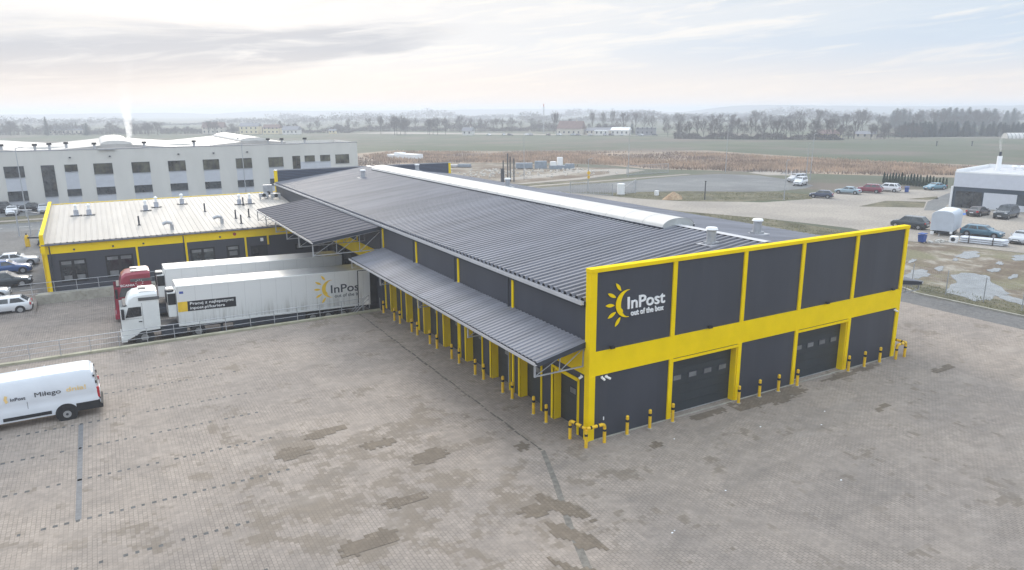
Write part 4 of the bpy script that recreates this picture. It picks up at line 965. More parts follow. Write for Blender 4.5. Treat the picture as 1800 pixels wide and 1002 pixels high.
text('van_lettering','Miłego',navy,.36,TV(-24.05,1.60),van,bold=0,width=1.18,extrude=.004)
text('van_lettering','dnia!',orange,.36,TV(-22.62,1.62),van,bold=.004,width=.92,extrude=.004)
text('van_lettering','InPost',printd,.24,TV(-25.12,1.58),van,bold=.004,width=.66,extrude=.004)
lv=B().add([(-25.33-vx,-1.06,1.5),(-25.22-vx,-1.06,1.56),(-25.27-vx,-1.06,1.72),(-25.22-vx,-1.06,1.88),(-25.33-vx,-1.06,1.94),(-25.40-vx,-1.06,1.72)],[(0,1,2,3,4,5)]).o('van_logo',orange,van)

# ================================================================== lorries on the ramp
def lorry(label,loc,tilt,cabm,roofm,trailer_logo,group,scania=False):
    t=thing('lorry',label,'lorry',loc,0,group,ry=tilt)
    # local: x from rear (0) to front (-19.3), y 0 near side .. 2.7 ; ground z=0
    Lx=15.2; Wd=2.72; zb,zt=1.10,4.22
    bx=B().box(-Lx,0,0,Wd,zb,zt).o('trailer_box',trl,t,bevel=.05)
    B().box(-Lx-.0,-.0,.08,Wd-.08,zt-.01,zt+.012).o('trailer_roof',mat('trailer_roof_skin',(.66,.66,.65),.16,metal=.25,var=.05,dirt=(.5,.48,.44),dirtf=.35) if 'trailer_roof_skin' not in bpy.data.materials else bpy.data.materials['trailer_roof_skin'],t)
    B().box(-Lx-.01,.01,-.02,.0,zb-.02,zb+.14).box(-Lx-.01,.01,-.015,.0,zt-.10,zt-.01).o('side_rail',truckw,bx)
    B().box(-Lx+.3,-.1,.25,Wd-.25,.85,zb-.01).o('chassis',black,t)
    B().box(-11.3,-5.6,.06,.12,.45,1.0).box(-11.3,-5.6,Wd-.12,Wd-.06,.45,1.0).o('side_guard',dark,t)
    for x in (-5.0,-3.7,-2.4):
        for s_,y in ((-1,.22),(1,Wd-.22)): wheel(t,x,y,.5,.38,out=s_,z=.5,rim=.5)
    B().box(-12.2,-12.0,.35,.5,.2,.9).o('landing_leg',dark,t)
    fr=B().box(-Lx-.62,-Lx-.01,.35,Wd-.35,1.75,3.75).o('cooling_unit',truckw,t,bevel=.08); B().box(-Lx-.66,-Lx-.60,.6,Wd-.6,2.75,3.6).o('grille',black,fr)
    B().box(-Lx-.60,-Lx-.04,.335,.352,2.75,3.62).o('side_grille',black,fr)
    B().tube((-Lx-.42,.62,3.75),(-Lx-.42,.62,3.9),.30,n=16).o('fan',dark,fr)
    # tractor
    cx0=-19.05; cx1=-16.5 if not scania else -16.3; h=4.02 if not scania else 4.22
    def cr(x,zt_,k,z0=1.05,tk=.90):
        y0_=Wd/2-1.27*k; y1_=Wd/2+1.27*k; i=(1-tk)*1.27
        return [(x,y0_,z0),(x,y0_-.0,2.2),(x,y0_+.02,3.0),(x,y0_+i*.6,zt_-.25),(x,y0_+i+.12,zt_-.05),(x,Wd/2,zt_),(x,y1_-i-.12,zt_-.05),(x,y1_-i*.6,zt_-.25),(x,y1_-.02,3.0),(x,y1_,2.2),(x,y1_,z0)]
    cab=B().loft([cr(cx0,2.05,.96,.55),cr(cx0+.10,2.12,.99,.5),cr(cx0+.42,3.15,.99,.5),cr(cx0+.62,h-.35,.98,.6),cr(cx0+.95,h-.10,.99,.75),cr(cx0+1.5,h-.03,1,1.0),cr(cx1-.1,h,1,1.05),cr(cx1,h-.03,.985,1.05)]).o('cab',cabm,t,smooth=True,angle=32)
    B().box(cx0+1.35,cx1-.12,.38,Wd-.38,h-.05,h+.008).o('cab_roof',roofm,cab,bevel=.01)
    B().box(cx0+1.35,cx0+1.85,Wd/2-.3,Wd/2+.3,h+.012,h+.05).o('roof_hatch',dark,cab)
    B().add([(cx0+.06,.16,2.12),(cx0+.06,Wd-.16,2.12),(cx0+.42,Wd-.22,3.05),(cx0+.42,.22,3.05)],[(0,1,2,3)]).o('windscreen',gl,t,loc=(-.05,0,0.02))
    B().box(cx0+.20,cx0+.48,.14,Wd-.14,3.06,3.11).o('sun_visor',dark,cab,bevel=.03)
    for s_,y in ((-1,.085),(1,Wd-.085)):
        yy=y+s_*.012
        B().add([(cx0+.30,yy,2.15),(cx0+1.38,yy,2.20),(cx0+1.38,yy+(-s_)*.02,2.92),(cx0+.55,yy+(-s_)*.02,2.92)],[(0,1,2,3)]).o('side_window',gl,cab)
        B().box(cx0+1.45,cx0+1.465,y-.004,y+.008*s_+.004,1.2,3.2).box(cx0+.30,cx0+1.45,y-.003,y+.003+.006*s_,2.03,2.045).o('door_seam',dark,cab)
        B().box(cx0+1.15,cx0+1.38,y-.01,y+s_*.035,1.75,1.82).o('door_handle',black,cab)
        B().box(cx0+.05,cx0+.25,y+s_*.02,y+s_*.28,2.1,2.85).o('mirror',black,cab,bevel=.03)
        B().box(cx0+1.25,cx1+.12,y-.03*s_,y+s_*.008,3.36,3.60).o('air_deflector',mat('deflector_dark',(.10,.105,.11),.4) if 'deflector_dark' not in bpy.data.materials else bpy.data.materials['deflector_dark'],cab,bevel=.02)  # dark grey deflector in its own colour
        B().box(cx0-.03,cx0+.12,s_*.78+Wd/2,s_*1.15+Wd/2,.75,1.05).o('headlight',lampm,cab,bevel=.03)
        B().box(cx1-.02,cx1+.05,y-.02,y+.02,1.3,3.3).o('side_fairing',cabm,cab)
        wheel(t,cx0+1.45,Wd/2+s_*1.14,.52,.34,out=s_,z=.52,rim=.5); wheel(t,cx0+5.2,Wd/2+s_*1.02,.52,.5,out=s_,z=.52,rim=.5)
        B().tube((cx0+1.45,Wd/2+s_*1.10,.52),(cx0+1.45,Wd/2+s_*1.285,.55),.66,n=24).o('wheel_arch',black,t)
        B().box(cx0+2.6,cx0+4.4,Wd/2+s_*.75,Wd/2+s_*1.2,.4,.95).o('fuel_tank',dark,t,bevel=.08)
    B().box(cx0-.10,cx0+.3,.10,Wd-.10,.28,.72).o('bumper',cabm,t,bevel=.05)
    B().box(cx0-.03,cx0+.05,.45,Wd-.45,.85,1.9).o('grille',black,cab,bevel=.02)
    B().box(cx0+.2,cx0+7.2,Wd/2-.45,Wd/2+.45,.65,.98).o('chassis',black,t)
    B().box(cx1-.3,cx0+4.6,Wd/2-.9,Wd/2+.9,1.0,1.15).o('catwalk',dark,t)
    return t,bx,cab
tilt=math.asin(.50/20)
# near lorry
t1,bx1,cab1=lorry('white articulated lorry with crescent sun logo and dark banner, beside the railing',(-.62,31.5,-1.235),tilt,truckw,truckw,True,'lorries backed onto the ramp docks')
TL=lambda x,z: Matrix.Translation((x,-.008,z))@Matrix.Rotation(pi/2,4,'X')
lgp=B().box(-3.4,-3.39,-.012,-.001,2.5,2.51).o('trailer_logo',stkyel,t1)
logo(lgp,stkyel,printd,Matrix.Translation((-4.16-1.47*1.08,-.006,2.82-6.885*1.08))@Matrix.Scale(1.08,4),ex=.004)
text('trailer_lettering','InPost',printd,.98,TL(-3.40,2.44),lgp,bold=.012,width=2.85,extrude=.003)
text('trailer_lettering','out of the box',printd,.40,TL(-3.10,2.02),lgp,bold=.004,width=2.5,extrude=.003)
bn=B().box(-15.18,-14.50,-.012,-.001,2.20,2.98).o('banner',stkyel,t1); B().box(-14.50,-10.98,-.012,-.001,2.20,2.98).o('banner_panel',navy,bn)
TB=lambda x,z: Matrix.Translation((x,-.018,z))@Matrix.Rotation(pi/2,4,'X')
text('banner_lettering','Pracuj z najlepszymi',sign_w,.31,TB(-14.32,2.68),bn,bold=.003,width=3.15,extrude=.003)
text('banner_lettering','inpost.pl/kariera',sign_w,.31,TB(-14.32,2.33),bn,bold=.003,width=2.5,extrude=.003)
B().box(-15.0,-14.72,-.012,-.001,3.62,3.80).o('sticker',mat('blue_print',(.06,.10,.35),.5),t1)
od=B().box(-1.05,-.02,-.13,-.03,1.12,4.15).o('open_door',trl,t1,bevel=.01); B().box(-1.09,-1.05,-.14,-.02,1.10,4.18).box(-1.05,-.02,-.135,-.03,4.15,4.18).o('door_edge',black,od)
# far lorry
t2,bx2,cab2=lorry('articulated lorry with maroon cab and plain white trailer, behind the white lorry',(-.85,38.7,-1.235),tilt,red,pink,False,'lorries backed onto the ramp docks',scania=True)
text('cab_lettering','SCANIA',sign_w,.24,Matrix.Translation((-18.55,.075,3.02))@Matrix.Rotation(pi/2,4,'X'),t2,bold=.004,width=1.05,extrude=.006)
gm=B(); 
for k in range(10):
    a=k*2*pi/10; gm.bar((-17.15+.22*math.cos(a),.07,3.25+.2*math.sin(a)),(-17.15+.30*math.cos(a+.3),.07,3.25+.3*math.sin(a+.3)),.06,.02)
gm.o('griffin_emblem',sign_w,t2)

# ================================================================== fence on the right
ft=thing('mesh_fence','galvanised wire mesh fence with thin posts between the yard and the muddy lot','fence',(44.6,-10,0))
fp=[(44.2,-14),(44.2,-11),(44.25,-8),(44.3,-5),(44.35,-2),(44.4,1.3),(44.45,4.3),(44.5,7.5),(44.6,10.7),(45.2,13.8),(45.4,17),(45.4,20.2),(45.4,23.4),(45.4,26.6)]
o_=Vector((44.6,-10,0))
w=B()
for (a,b) in zip(fp,fp[1:]):
    for zz in [.05+.25*i for i in range(9)]: w.bar(Vector((*a,zz))-o_,Vector((*b,zz))-o_,.006)
    for q in range(1,18):
        p=Vector((*a,0)).lerp(Vector((*b,0)),q/18)-o_; w.bar(p,p+Vector((0,0,2.05)),.004)
w.o('wire_mesh',steel,ft)
for a in fp: B().tube(Vector((*a,0))-o_,Vector((*a,2.2))-o_,.045,n=8).o('post',steel,ft)

# ================================================================== box trailer, bins, pipes
bt=thing('box_trailer','grey round-roofed box trailer standing on wheels between two parked cars','trailer',(74.4,25.1,0),math.radians(18))
prof=[(-1.3,.62)]+[(-1.3,2.55),(-1.22,2.85),(-1.0,3.05),(-.6,3.17),(0,3.22),(.6,3.17),(1.0,3.05),(1.22,2.85),(1.3,2.55)]+[(1.3,.62)]
B().prism(prof,'x',0,5.0).o('body',mat('trailer_grey',(.50,.54,.60),.45,var=.04),bt,smooth=True,bevel=.03)
B().prism([(-1.1,2.9),(-.85,3.14),(0,3.26),(.85,3.14),(1.1,2.9)],'x',.15,4.9).o('roof_skin',mat('trailer_pale_roof',(.68,.69,.70),.5,dirt=(.5,.5,.48)),bt)
B().box(.02,4.9,-1.0,1.0,.45,.61).o('chassis',black,bt)
for s_ in (-1,1): wheel(bt,2.6,s_*1.12,.36,.22,out=s_); wheel(bt,1.9,s_*1.12,.36,.22,out=s_)
B().bar((0,-.6,.5),(-1.2,0,.45),.07).bar((0,.6,.5),(-1.2,0,.45),.07).o('drawbar',dark,bt); B().tube((-1.0,0,0),(-1.0,0,.5),.05,n=8).o('jockey_leg',steel,bt)
B().box(-.2,.2,-1.25,-1.0,.35,.62).box(-.25,-.01,.8,1.2,.1,.5).o('step',sign_w,bt)
def bin_(label,x,y,rz=0):
    t=thing('waste_bin',label,'bin',(x,y,0),rz,'blue waste bins')
    bl=mat('bin_blue',(.02,.07,.28),.5) if 'bin_blue' not in bpy.data.materials else bpy.data.materials['bin_blue']
    b=B().loft([[(-.42*k,-.36*k,z),(.42*k,-.36*k,z),(.42*k,.36*k,z),(-.42*k,.36*k,z)] for k,z in ((.82,.12),(1,1.0))]).o('container',bl,t,bevel=.03)
    B().prism([(-.46,1.11),(.46,1.11),(.40,1.22),(-.40,1.18)],'y',-.40,.40).o('lid',bl,t,bevel=.02)
    for s_ in(-1,1): B().tube((.32,s_*.3,.1),(.32,s_*.38,.1),.1,n=10).o('wheel',black,t)
    return t
bin_('blue waste bin on the mud edge left of the grey box trailer',67.4,23.4)
bin_('blue waste bin beyond the white off-road car',118.0,56.8,.4)
pp=thing('pipe_stack','stack of white pipes and profiles with timber spacers near the silver car','pipes',(72.9,19.2,0),math.radians(-72))
for i in range(7):
    for j in range(3): B().tube((-2.3+.1*((i*7+j)%3),-.7+i*.22,.16+.24*j),(2.2+.15*((i+j*2)%4),-.7+i*.22,.16+.24*j),.10,n=8).o('pipe',mat('pipe_white',(.62,.64,.68),.4,var=.08) if 'pipe_white' not in bpy.data.materials else bpy.data.materials['pipe_white'],pp)
for x in (-1.3,1.2): B().box(x-.05,x+.05,-.9,.8,.0,.05).box(x-.05,x+.05,-.92,-.84,.05,.95).box(x-.05,x+.05,.74,.82,.05,.95).o('spacer',barkm,pp)
ww=thing('washing_machine','white cabinet lying beside the pipe stack','cabinet',(70.9,21.5,0),.3); B().box(-.5,.5,-.4,.4,0,.8).o('case',sign_w,ww,bevel=.05); B().tube((-.51,0,.45),(-.53,0,.45),.25,n=14).o('door',dark,ww)
for i in range(1):
    w=B()
    for k in range(16): x=U(-1.4,1.4); y=U(-.7,.7); a=U(.1,.35); w.box(x-a,x+a,y-.12,y+.12,U(0,.05),U(.08,.25))
    sc=w.o('scrap_boards',mat('scrap_pale',(.48,.47,.44),.8,var=.3,scale=2),None,loc=(69.6,22.6,0)); tag(sc,'low heap of pale boards and scrap before the box trailer','scrap heap',kind='stuff')

# ================================================================== poles, gates, small street furniture
def lamp(label,x,y,h,arm=(1.2,0),dbl=False,group='street lamps',m=steel):
    t=thing('street_lamp',label,'street lamp',(x,y,0),0,group)
    B().tube((0,0,0),(0,0,h),.10,.05,n=8).o('pole',m,t,smooth=True); B().box(-.18,.18,-.18,.18,0,.12).o('base',conc,t)
    for s_ in ((1,-1) if dbl else (1,)):
        a=B().tube((0,0,h-.05),(s_*arm[0],s_*arm[1],h+.12),.04,n=6).o('arm',m,t)
        e=Vector((s_*arm[0],s_*arm[1],h+.12)); d=Vector((arm[0],arm[1],0)).normalized()*s_
        B().bar(e-d*.1,e+d*.55,.22,.09).o('lamp_head',m,t)
    return t
lamp('tall lamp post before the factory, left of the tall window',FX(-29.0)-1.6,110.8,10.9,(.6,-.3))
lamp('tall lamp post before the factory near the seventh window bay',4.2,118.0,10.5,(.5,-.4))
lamp('short lamp post standing on the grass by the wide pavement',88.3,61.6,7.1,(.15,0))
lamp('tall thin lamp mast beyond the turning circle',122.5,108.8,15.0,(.5,0))
lamp('lamp post beside the far lattice gate',93.2,112.6,10.6,(.5,.2))
lamp('mast behind the vans with a box half way up',118.8,81.0,8.6,(.4,.2))
lamp('thin mast over the rubble behind the far parapet',69.5,123.0,10.8,(.4,0))
lamp('thin pole right of the vans',123.5,83.5,10.5,(.4,0))
lamp('curved lamp post with the yellow sign',66.2,92.0,6.6,(.9,.3))
sg=thing('road_sign','yellow diamond priority sign on the curved lamp post','road sign',(66.2,91.85,0))
B().prism([(-.48,0),(0,-.48),(.48,0),(0,.48)],'y',-.02,.02).o('plate',mat('sign_yellow',(.85,.50,.02),.5),sg,loc=(-.05,-.1,3.85)); B().prism([(-.35,0),(-.2,-.45),(.2,-.45),(.35,0),(0,.2)],'y',-.02,.02).o('lower_plate',bpy.data.materials['sign_yellow'],sg,loc=(-.05,-.1,3.15)); B().tube((0,-.04,2.6),(0,-.04,4.4),.03,n=6).o('sign_post',steel,sg)
pt=thing('pole_cluster','dark utility poles with a grey cabinet behind the far right of the roof','utility poles',(62.7,119,0))
for x,y,h in ((0,0,6.6),(.9,.4,5.8),(1.5,-.3,5.4),(-.9,.5,5.0)): B().tube((x,y,0),(x,y,h),.16,n=8).o('pole',mat('dark_pole',(.10,.10,.10),.8) if 'dark_pole' not in bpy.data.materials else bpy.data.materials['dark_pole'],pt)
B().box(-1.7,-1.1,-.3,.3,0,3.2).o('cabinet',dark,pt)
lp=thing('marker_post','dark post on the grass strip beside the sand heap','post',(76.5,69.6,0)); B().tube((0,0,0),(0,0,3.3),.09,n=8).o('post',dark,lp); B().box(-.12,.12,-.12,.12,3.3,3.42).o('cap',black,lp)
kc=thing('utility_cabinet','white cylindrical utility cabinet beside the triangular gate leaf','cabinet',(68.6,84.3,0)); B().tube((0,0,.15),(0,0,2.1),.75,n=18).o('case',sign_w,kc,smooth=True); B().tube((0,0,0),(0,0,.15),.85,n=18).o('base',conc,kc); B().tube((0,0,2.1),(0,0,2.2),.82,.5,n=18).o('lid',sign_w,kc)
def gate(label,ax,ay,bx,by,h,tri=False,name='gate_leaf'):
    L_=math.hypot(bx-ax,by-ay); t=thing(name,label,'gate',(ax,ay,0),math.atan2(by-ay,bx-ax))
    w=B(); w.bar((0,0,.15),(L_,0,.15),.12); w.bar((0,0,h*(.45 if tri else 1)),(L_,0,h),.09)
    w.bar((0,0,0),(0,0,h*(.45 if tri else 1)),.12); w.bar((L_,0,0),(L_,0,h),.12); 
    if tri: w.bar((L_*.72,0,.15),(L_,0,h),.08)
    w.o('frame',steel,t); n=int(L_/.35); w=B()
    for i in range(1,n): x=L_*i/n; w.bar((x,0,.15),(x,0,(h*.45+(h*.55)*i/n) if tri else h),.035)
    w.o('bars',steel,t); return t
gate('triangular grey sliding gate leaf beside the white cabinet',69.6,84.6,72.9,85.0,2.7,tri=True)
gate('low grey gate section behind the roof edge left of the white cabinet',61.5,91.5,66.0,83.6,2.3)
gate('grey lattice fence section across the far gravel path',96.6,117.3,110.6,117.6,2.4,name='lattice_fence')
def heap(name,label,x,y,rx,ry,h,m,cat):
    w=B(); n=18; rg=[]
    for k in range(7):
        f=k/6; r=(1-f)**.8; rg.append([((rx*r*(1+.12*math.sin(3*a+k)))*math.cos(a)+U(-.06,.06),(ry*r*(1+.1*math.cos(4*a)))*math.sin(a)+U(-.06,.06),h*f**.9) for a in [2*pi*i/n for i in range(n)]])
    w.loft(rg); return tag(w.o(name,m,None,smooth=True,loc=(x,y,0)),label,cat)
heap('sand_heap','orange-brown sand heap on the grass strip',72.3,73.4,2.2,1.5,1.4,sand,'sand heap')
uc=thing('white_box','small white box on the grass strip left of the sand heap','box',(73.4,79.3,0)); B().box(-.35,.35,-.3,.3,.05,1.0).o('case',sign_w,uc,bevel=.08); B().box(-.4,.4,-.35,.35,0,.06).o('base',conc,uc)
# barrier and portal by the office
bg=thing('barrier_gate','yellow barrier post with a dark boom left of the office','barrier',(-28.6,79.6,0))
B().box(-.25,.25,-.2,.2,0,1.15).loft([[(-.25,-.2,1.15),(.25,-.2,1.15),(.25,.2,1.15),(-.25,.2,1.15)],[(-.12,-.1,1.5),(.12,-.1,1.5),(.12,.1,1.5),(-.12,.1,1.5)]]).o('housing',yelb,bg,bevel=.03); B().tube((0,0,1.5),(0,0,1.68),.1,n=10).o('beacon',dark,bg); B().bar((.1,-.22,1.15),(2.1,-.22,1.0),.14,.2).o('boom',dark,bg); B().bar((1.5,-.22,.95),(1.1,-.22,.1),.25,.3).o('counterweight',dark,bg)
b_=dup(b0,(-26.9,73.3,.0),0,'lone yellow bollard with a black band near the yellow office corner','bollards along the dock doors'); del b_['group']
pg=thing('portal_frame','grey steel portal frame by the left entrance','gate frame',(-30.2,89.5,0)); B().bar((0,0,0),(0,0,3.6),.16).bar((1.3,0,0),(1.3,0,3.4),.12).bar((-.3,0,3.6),(1.9,-.3,3.5),.14).bar((.6,0,3.5),(2.8,-1.6,3.1),.08).o('frame',steel,pg)
# rubble lot and stored things
w=B(); rs=random.Random(5)
for i in range(240):
    x=rs.uniform(62,99); y=rs.gauss(140,9)
    if not (118<y<172): continue
    a=rs.uniform(.1,.55); h=rs.uniform(.1,.5); w.loft([[(x+a*k*math.cos(t),y+a*k*math.sin(t)*.8,z) for t in (0,1.2,2.5,3.8,5.1)] for k,z in ((1,0),(.8,h*.7),(.3,h))])
tag(w.o('rubble',mat('pale_rubble',(.50,.46,.41),.9,var=.3,scale=1.0),None),'pale stones and rubble strewn over the bare lot','rubble',kind='stuff')
def crates(name,label,cat,x,y,rz,items):
    t=thing(name,label,cat,(x,y,0),rz)
    for nm,a,b,c,d,h0,h,m in items: B().box(a,b,c,d,h0,h).o(nm,m,t,bevel=.05)
    return t
mg=mat('grey_tarpaulin',(.24,.28,.33),.6); 
crates('material_stack','grey-blue stacks of stored building material on the rubble lot','material stack',88.5,150,-.5,[('pallet',-5,0,-1.2,1.2,0,.15,barkm),('bundle',-4.9,-.1,-1.1,1.1,.15,1.6,mg),('bundle',.6,4,-1.1,1.1,0,2.1,mg)])
crates('site_machine','white and grey stationary machine beside the material stacks','machine',93.6,144.5,-.4,[('base',-2.4,2.0,-1,1,0,1.0,mg),('engine_cover',-2.2,-.6,-.9,.9,1.0,2.1,sign_w),('cabin',-.2,1.2,-.8,.8,1.0,3.3,sign_w),('hopper',2.1,4.6,-.8,.8,0,1.4,mg)])
crates('material_stack','long low stack of pale sheets on the left of the rubble lot','material stack',70,168,-.65,[('pallet',-7,7,-1,1,0,.2,barkm),('bundle',-6.8,-2,-.9,.9,.2,1.0,mg),('bundle',-1.6,3,-.9,.9,.2,.8,trim),('bundle',3.3,6.9,-.9,.9,.2,1.0,mg)])
crates('wrapped_stack','white wrapped stack lying on the dark field behind the far parapet','wrapped goods',73,210,-1.2,[('bundle',-7,-1,-2,2,0,1.6,sign_w),('bundle',-1,7,-2,2,0,1.9,sign_w),('bundle',-4,-1,-1.5,1.5,1.6,2.3,sign_w)])
# thuja row
def thuja(label):
    t=thing('thuja',label,'conifer',(0,0,0)); r=random.Random(3); w=B()
    for i in range(420):
        h=r.random()**.8*1.9+.1; rad=.5*(1-h/2.15)+.05; a=r.uniform(0,6.28); rr_=rad*r.uniform(.6,1.05); p=Vector((rr_*math.cos(a),rr_*math.sin(a),h)); s=.13
        q=Vector((r.uniform(-1,1),r.uniform(-1,1),0)).normalized()*s; w.add([p-q,p+q,p+Vector((0,0,s*2.2))+q*.3],[(0,1,2)])
    w.loft([[(.42*k*math.cos(2*pi*i/8),.42*k*math.sin(2*pi*i/8),z) for i in range(8)] for k,z in ((.8,.1),(1,.5),(.6,1.2),(.1,1.95))])
    w.o('crown',thujm,t); B().tube((0,0,0),(0,0,.3),.05,n=6).o('trunk',barkm,t); return t
th=thuja('small dark cone-shaped conifer in the row behind the far parking'); th['group']='row of small conifers behind the far parking'
reg(th); n=21
for i in range(n):
    f=i/(n-1); x=131.2+(130.2-131.2)*f; y=70.3-14.2*f
    o=th if i==0 else dup(th,(x,y,0),U(0,6)); 
    if i==0: o.location=(x,y,0)
    s=U(.95,1.25); o.scale=(s*.62,s*.62,s)

# ================================================================== vegetation stuff
def in_poly(p,poly):
    x,y=p; c=False; j=len(poly)-1
    for i in range(len(poly)):
        xi,yi=poly[i][:2]; xj,yj=poly[j][:2]
        if (yi>y)!=(yj>y) and x<(xj-xi)*(y-yi)/(yj-yi)+xi: c=not c
        j=i
    return c
def scatter(name,label,cat,polys,n,h0,h1,wd,m,seed,patch=.035,thr=.0,lean=.25):
    r=random.Random(seed); w=B(); xs=[p[0] for q in polys for p in q]; ys=[p[1] for q in polys for p in q]
    from mathutils import noise as mn
    cnt=0;tries=0
    while cnt<n and tries<n*12:
        tries+=1; x=r.uniform(min(xs),max(xs)); y=r.uniform(min(ys),max(ys))
        if not any(in_poly((x,y),q) for q in polys): continue
        k=mn.noise(Vector((x*patch,y*patch,seed)))
        if k<thr-.25+r.uniform(-.15,.15): continue
        h=r.uniform(h0,h1)*(.75+.6*max(0,k)); a=r.uniform(0,3.14); dx,dy=math.cos(a)*wd*r.uniform(.5,1.2),math.sin(a)*wd*r.uniform(.5,1.2)
        lx,ly=r.uniform(-lean,lean)*h,r.uniform(-lean,lean)*h
        w.add([(x-dx,y-dy,0),(x+dx,y+dy,0),(x+lx+dx*.5,y+ly+dy*.5,h*.8),(x+lx-dx*.1,y+ly-dy*.1,h)],[(0,1,2,3)]); cnt+=1
    return tag(w.o(name,m,None),label,cat,kind='stuff')
reedpoly=[(60,196),(84,182),(104,166),(116,146),(121,126),(132,112),(146,96),(158,78),(176,60),(206,58),(196,84),(186,116),(182,150),(176,186),(130,222),(85,252),(66,235)]
scatter('reeds','band of tan dry reeds between the road and the green fields','reeds',[reedpoly],30000,.5,1.5,.16,reedm,11,.03,.0)
scatter('dry_weeds','darker brown dry weeds growing before and among the reeds','weeds',[reedpoly,[(100,150),(114,130),(124,118),(136,100),(152,78),(160,82),(140,112),(122,135),(108,160)],[(40,186),(62,186),(62,235),(40,225)]],15000,.3,1.0,.18,reedd,12,.05,.05)
scatter('rough_grass','tufts of rough grass on the verges and in the muddy lot','grass',[[(42.9,-20),(46.2,-20),(46.5,9),(47,14),(45.5,26),(44,26),(43.6,10.6),(42.9,9)],[(46,34),(60,30),(67,31),(67,47),(61.7,61),(60.5,92),(46,92)],[(62,94),(66,84),(71.6,70.6),(79.6,64.6),(94,60.2),(99,64),(98,71.5),(91.8,75),(83.6,81),(75.5,85)]],26000,.04,.20,.045,grassm,13,.3,.05)

# ---- trees
def bare_tree(label,seed,h,spread,tw):
    r=random.Random(seed); t=thing('bare_tree',label,'tree'); tr=B(); cr=B()
    def br(p,d,l,rad,lev):
        q=p+d*l; (tr if lev<2 else cr).tube(p,q,rad,rad*.62,n=5 if lev<2 else 3,cap=False)
        if lev>=4:
            return
        n=(9,4,3,3)[lev]
        for i in range(n):
            f=r.uniform(.35,1) if lev else .30+.70*(i+.5)/n; a=r.uniform(0,6.28) if lev else i*2.4+r.uniform(0,.8); el=(r.uniform(.3,.9) if lev else (1.15-.75*f))*spread
            ax=d.orthogonal().normalized(); ax=Matrix.Rotation(a,3,d)@ax
            nd_=(d*math.cos(el)+ax*math.sin(el)).normalized(); nd_=(nd_+Vector((0,0,.22))).normalized()
            br(p+d*l*f,nd_,l*(r.uniform(.5,.75) if lev else (.72-.36*f)*r.uniform(.8,1.15)),rad*.5,lev+1)
        if lev==3:
            pass
    br(Vector((0,0,0)),Vector((r.uniform(-.05,.05),r.uniform(-.05,.05),1)).normalized(),h*.72,h*.018,0)
    # fine twigs
    pts=[Vector(v) for v in cr.v[::3]]
    for i in range(tw):
        p=r.choice(pts); d=Vector((r.gauss(0,1),r.gauss(0,1),r.gauss(.5,1))).normalized()*h*.07*r.uniform(.5,1.3); s=Vector((r.uniform(-1,1),r.uniform(-1,1),r.uniform(-1,1))).normalized()*h*.0045
        cr.add([p-s,p+s,p+d],[(0,1,2)])
    tr.o('trunk',barkm,t); cr.o('crown',twigm,t); 
    zmax=max(v[2] for v in cr.v)
    t['h']=zmax; return t
protos=[bare_tree('bare tree',21,12,.85,1700),bare_tree('bare tree',22,12,.75,1700),bare_tree('bare tree',23,12,1.0,2200),bare_tree('bare tree',24,14,.55,1300),bare_tree('dense tree',25,11,1.15,3600)]
PH=[]
for p in protos: PH.append(p['h']); del p['h']
def conifer(seed,h=10):
    r=random.Random(seed); t=thing('conifer','dark conifer','conifer'); w=B()
    for i in range(1500):
        z=h*(1-r.random()**.6)*.95+.4; rad=h*.19*(1-z/h)**.85+.12; a=r.uniform(0,6.28); rr_=rad*r.uniform(.35,1.1); p=Vector((rr_*math.cos(a),rr_*math.sin(a),z)); o=Vector((math.cos(a),math.sin(a),-.35))*h*.05; s=Vector((-math.sin(a),math.cos(a),0))*h*.018
        w.add([p-s,p+s,p+o],[(0,1,2)])
    w.tube((0,0,h*.05),(0,0,h*.98),h*.10,.02,n=7); w.o('crown',needm,t); B().tube((0,0,0),(0,0,h*.2),h*.02,n=6).o('trunk',barkm,t); return t
cprot=[conifer(31),conifer(32)]
reg(None)
used=set()
def put(kind,idx,x,y,h,label,group=None,wide=1.0):
    src=protos[idx] if kind=='b' else cprot[idx]; hh=PH[idx] if kind=='b' else 10
    key=(kind,idx); s=h/hh
    if key in used: o=dup(src,(x,y,0),U(0,6.28))
    else: used.add(key); o=src; o.location=(x,y,0)
    o.scale=(s*wide,s*wide,s); o['label']=label
    if group: o['group']=group
    elif 'group' in o: del o['group']
    return o
def row(ax,ay,bx,by,n,h0,h1,depth,label,group,kinds=(0,1,2,4),con=0,wide=1.0):
    dx,dy=bx-ax,by-ay; l=math.hypot(dx,dy); nx,ny=dy/l,-dx/l
    for i in range(n):
        f=(i+U(.1,.9))/n; o=U(-depth,depth)
        if rnd()<con: put('c',random.choice((0,1)),ax+dx*f+nx*o,ay+dy*f+ny*o,U(h0,h1),label,group,1.75)
        else: put('b',random.choice(kinds),ax+dx*f+nx*o,ay+dy*f+ny*o,U(h0,h1),label,group,wide)
put('b',3,163,486,15.5,'tall narrow tree standing left of the two dark rounded tree clumps',wide=.8)
row(166,466,174,460,5,12.5,15.5,3,'bare tree in the left of the two dark rounded clumps','trees of the left rounded clump',(2,4))
row(183,452,196,444,5,11.5,14,3,'bare tree in the right of the two dark rounded clumps','trees of the right rounded clump',(2,4))
row(-150,720,28,575,26,8,12,10,'hazy tree in the dark belt behind the factory roof','trees of the belt behind the factory',(0,2,4,4),.08,1.5)
row(28,568,160,545,14,7,12,10,'hazy tree among the houses beyond the factory','trees among the far left houses',(0,1,2,4),.05,1.3)
put('c',0,-51.5,632,14.5,'tallest dark conifer on the skyline at the far left'); put('c',1,-32.5,670,9.5,'small pointed conifer right of the tallest one at the far left')
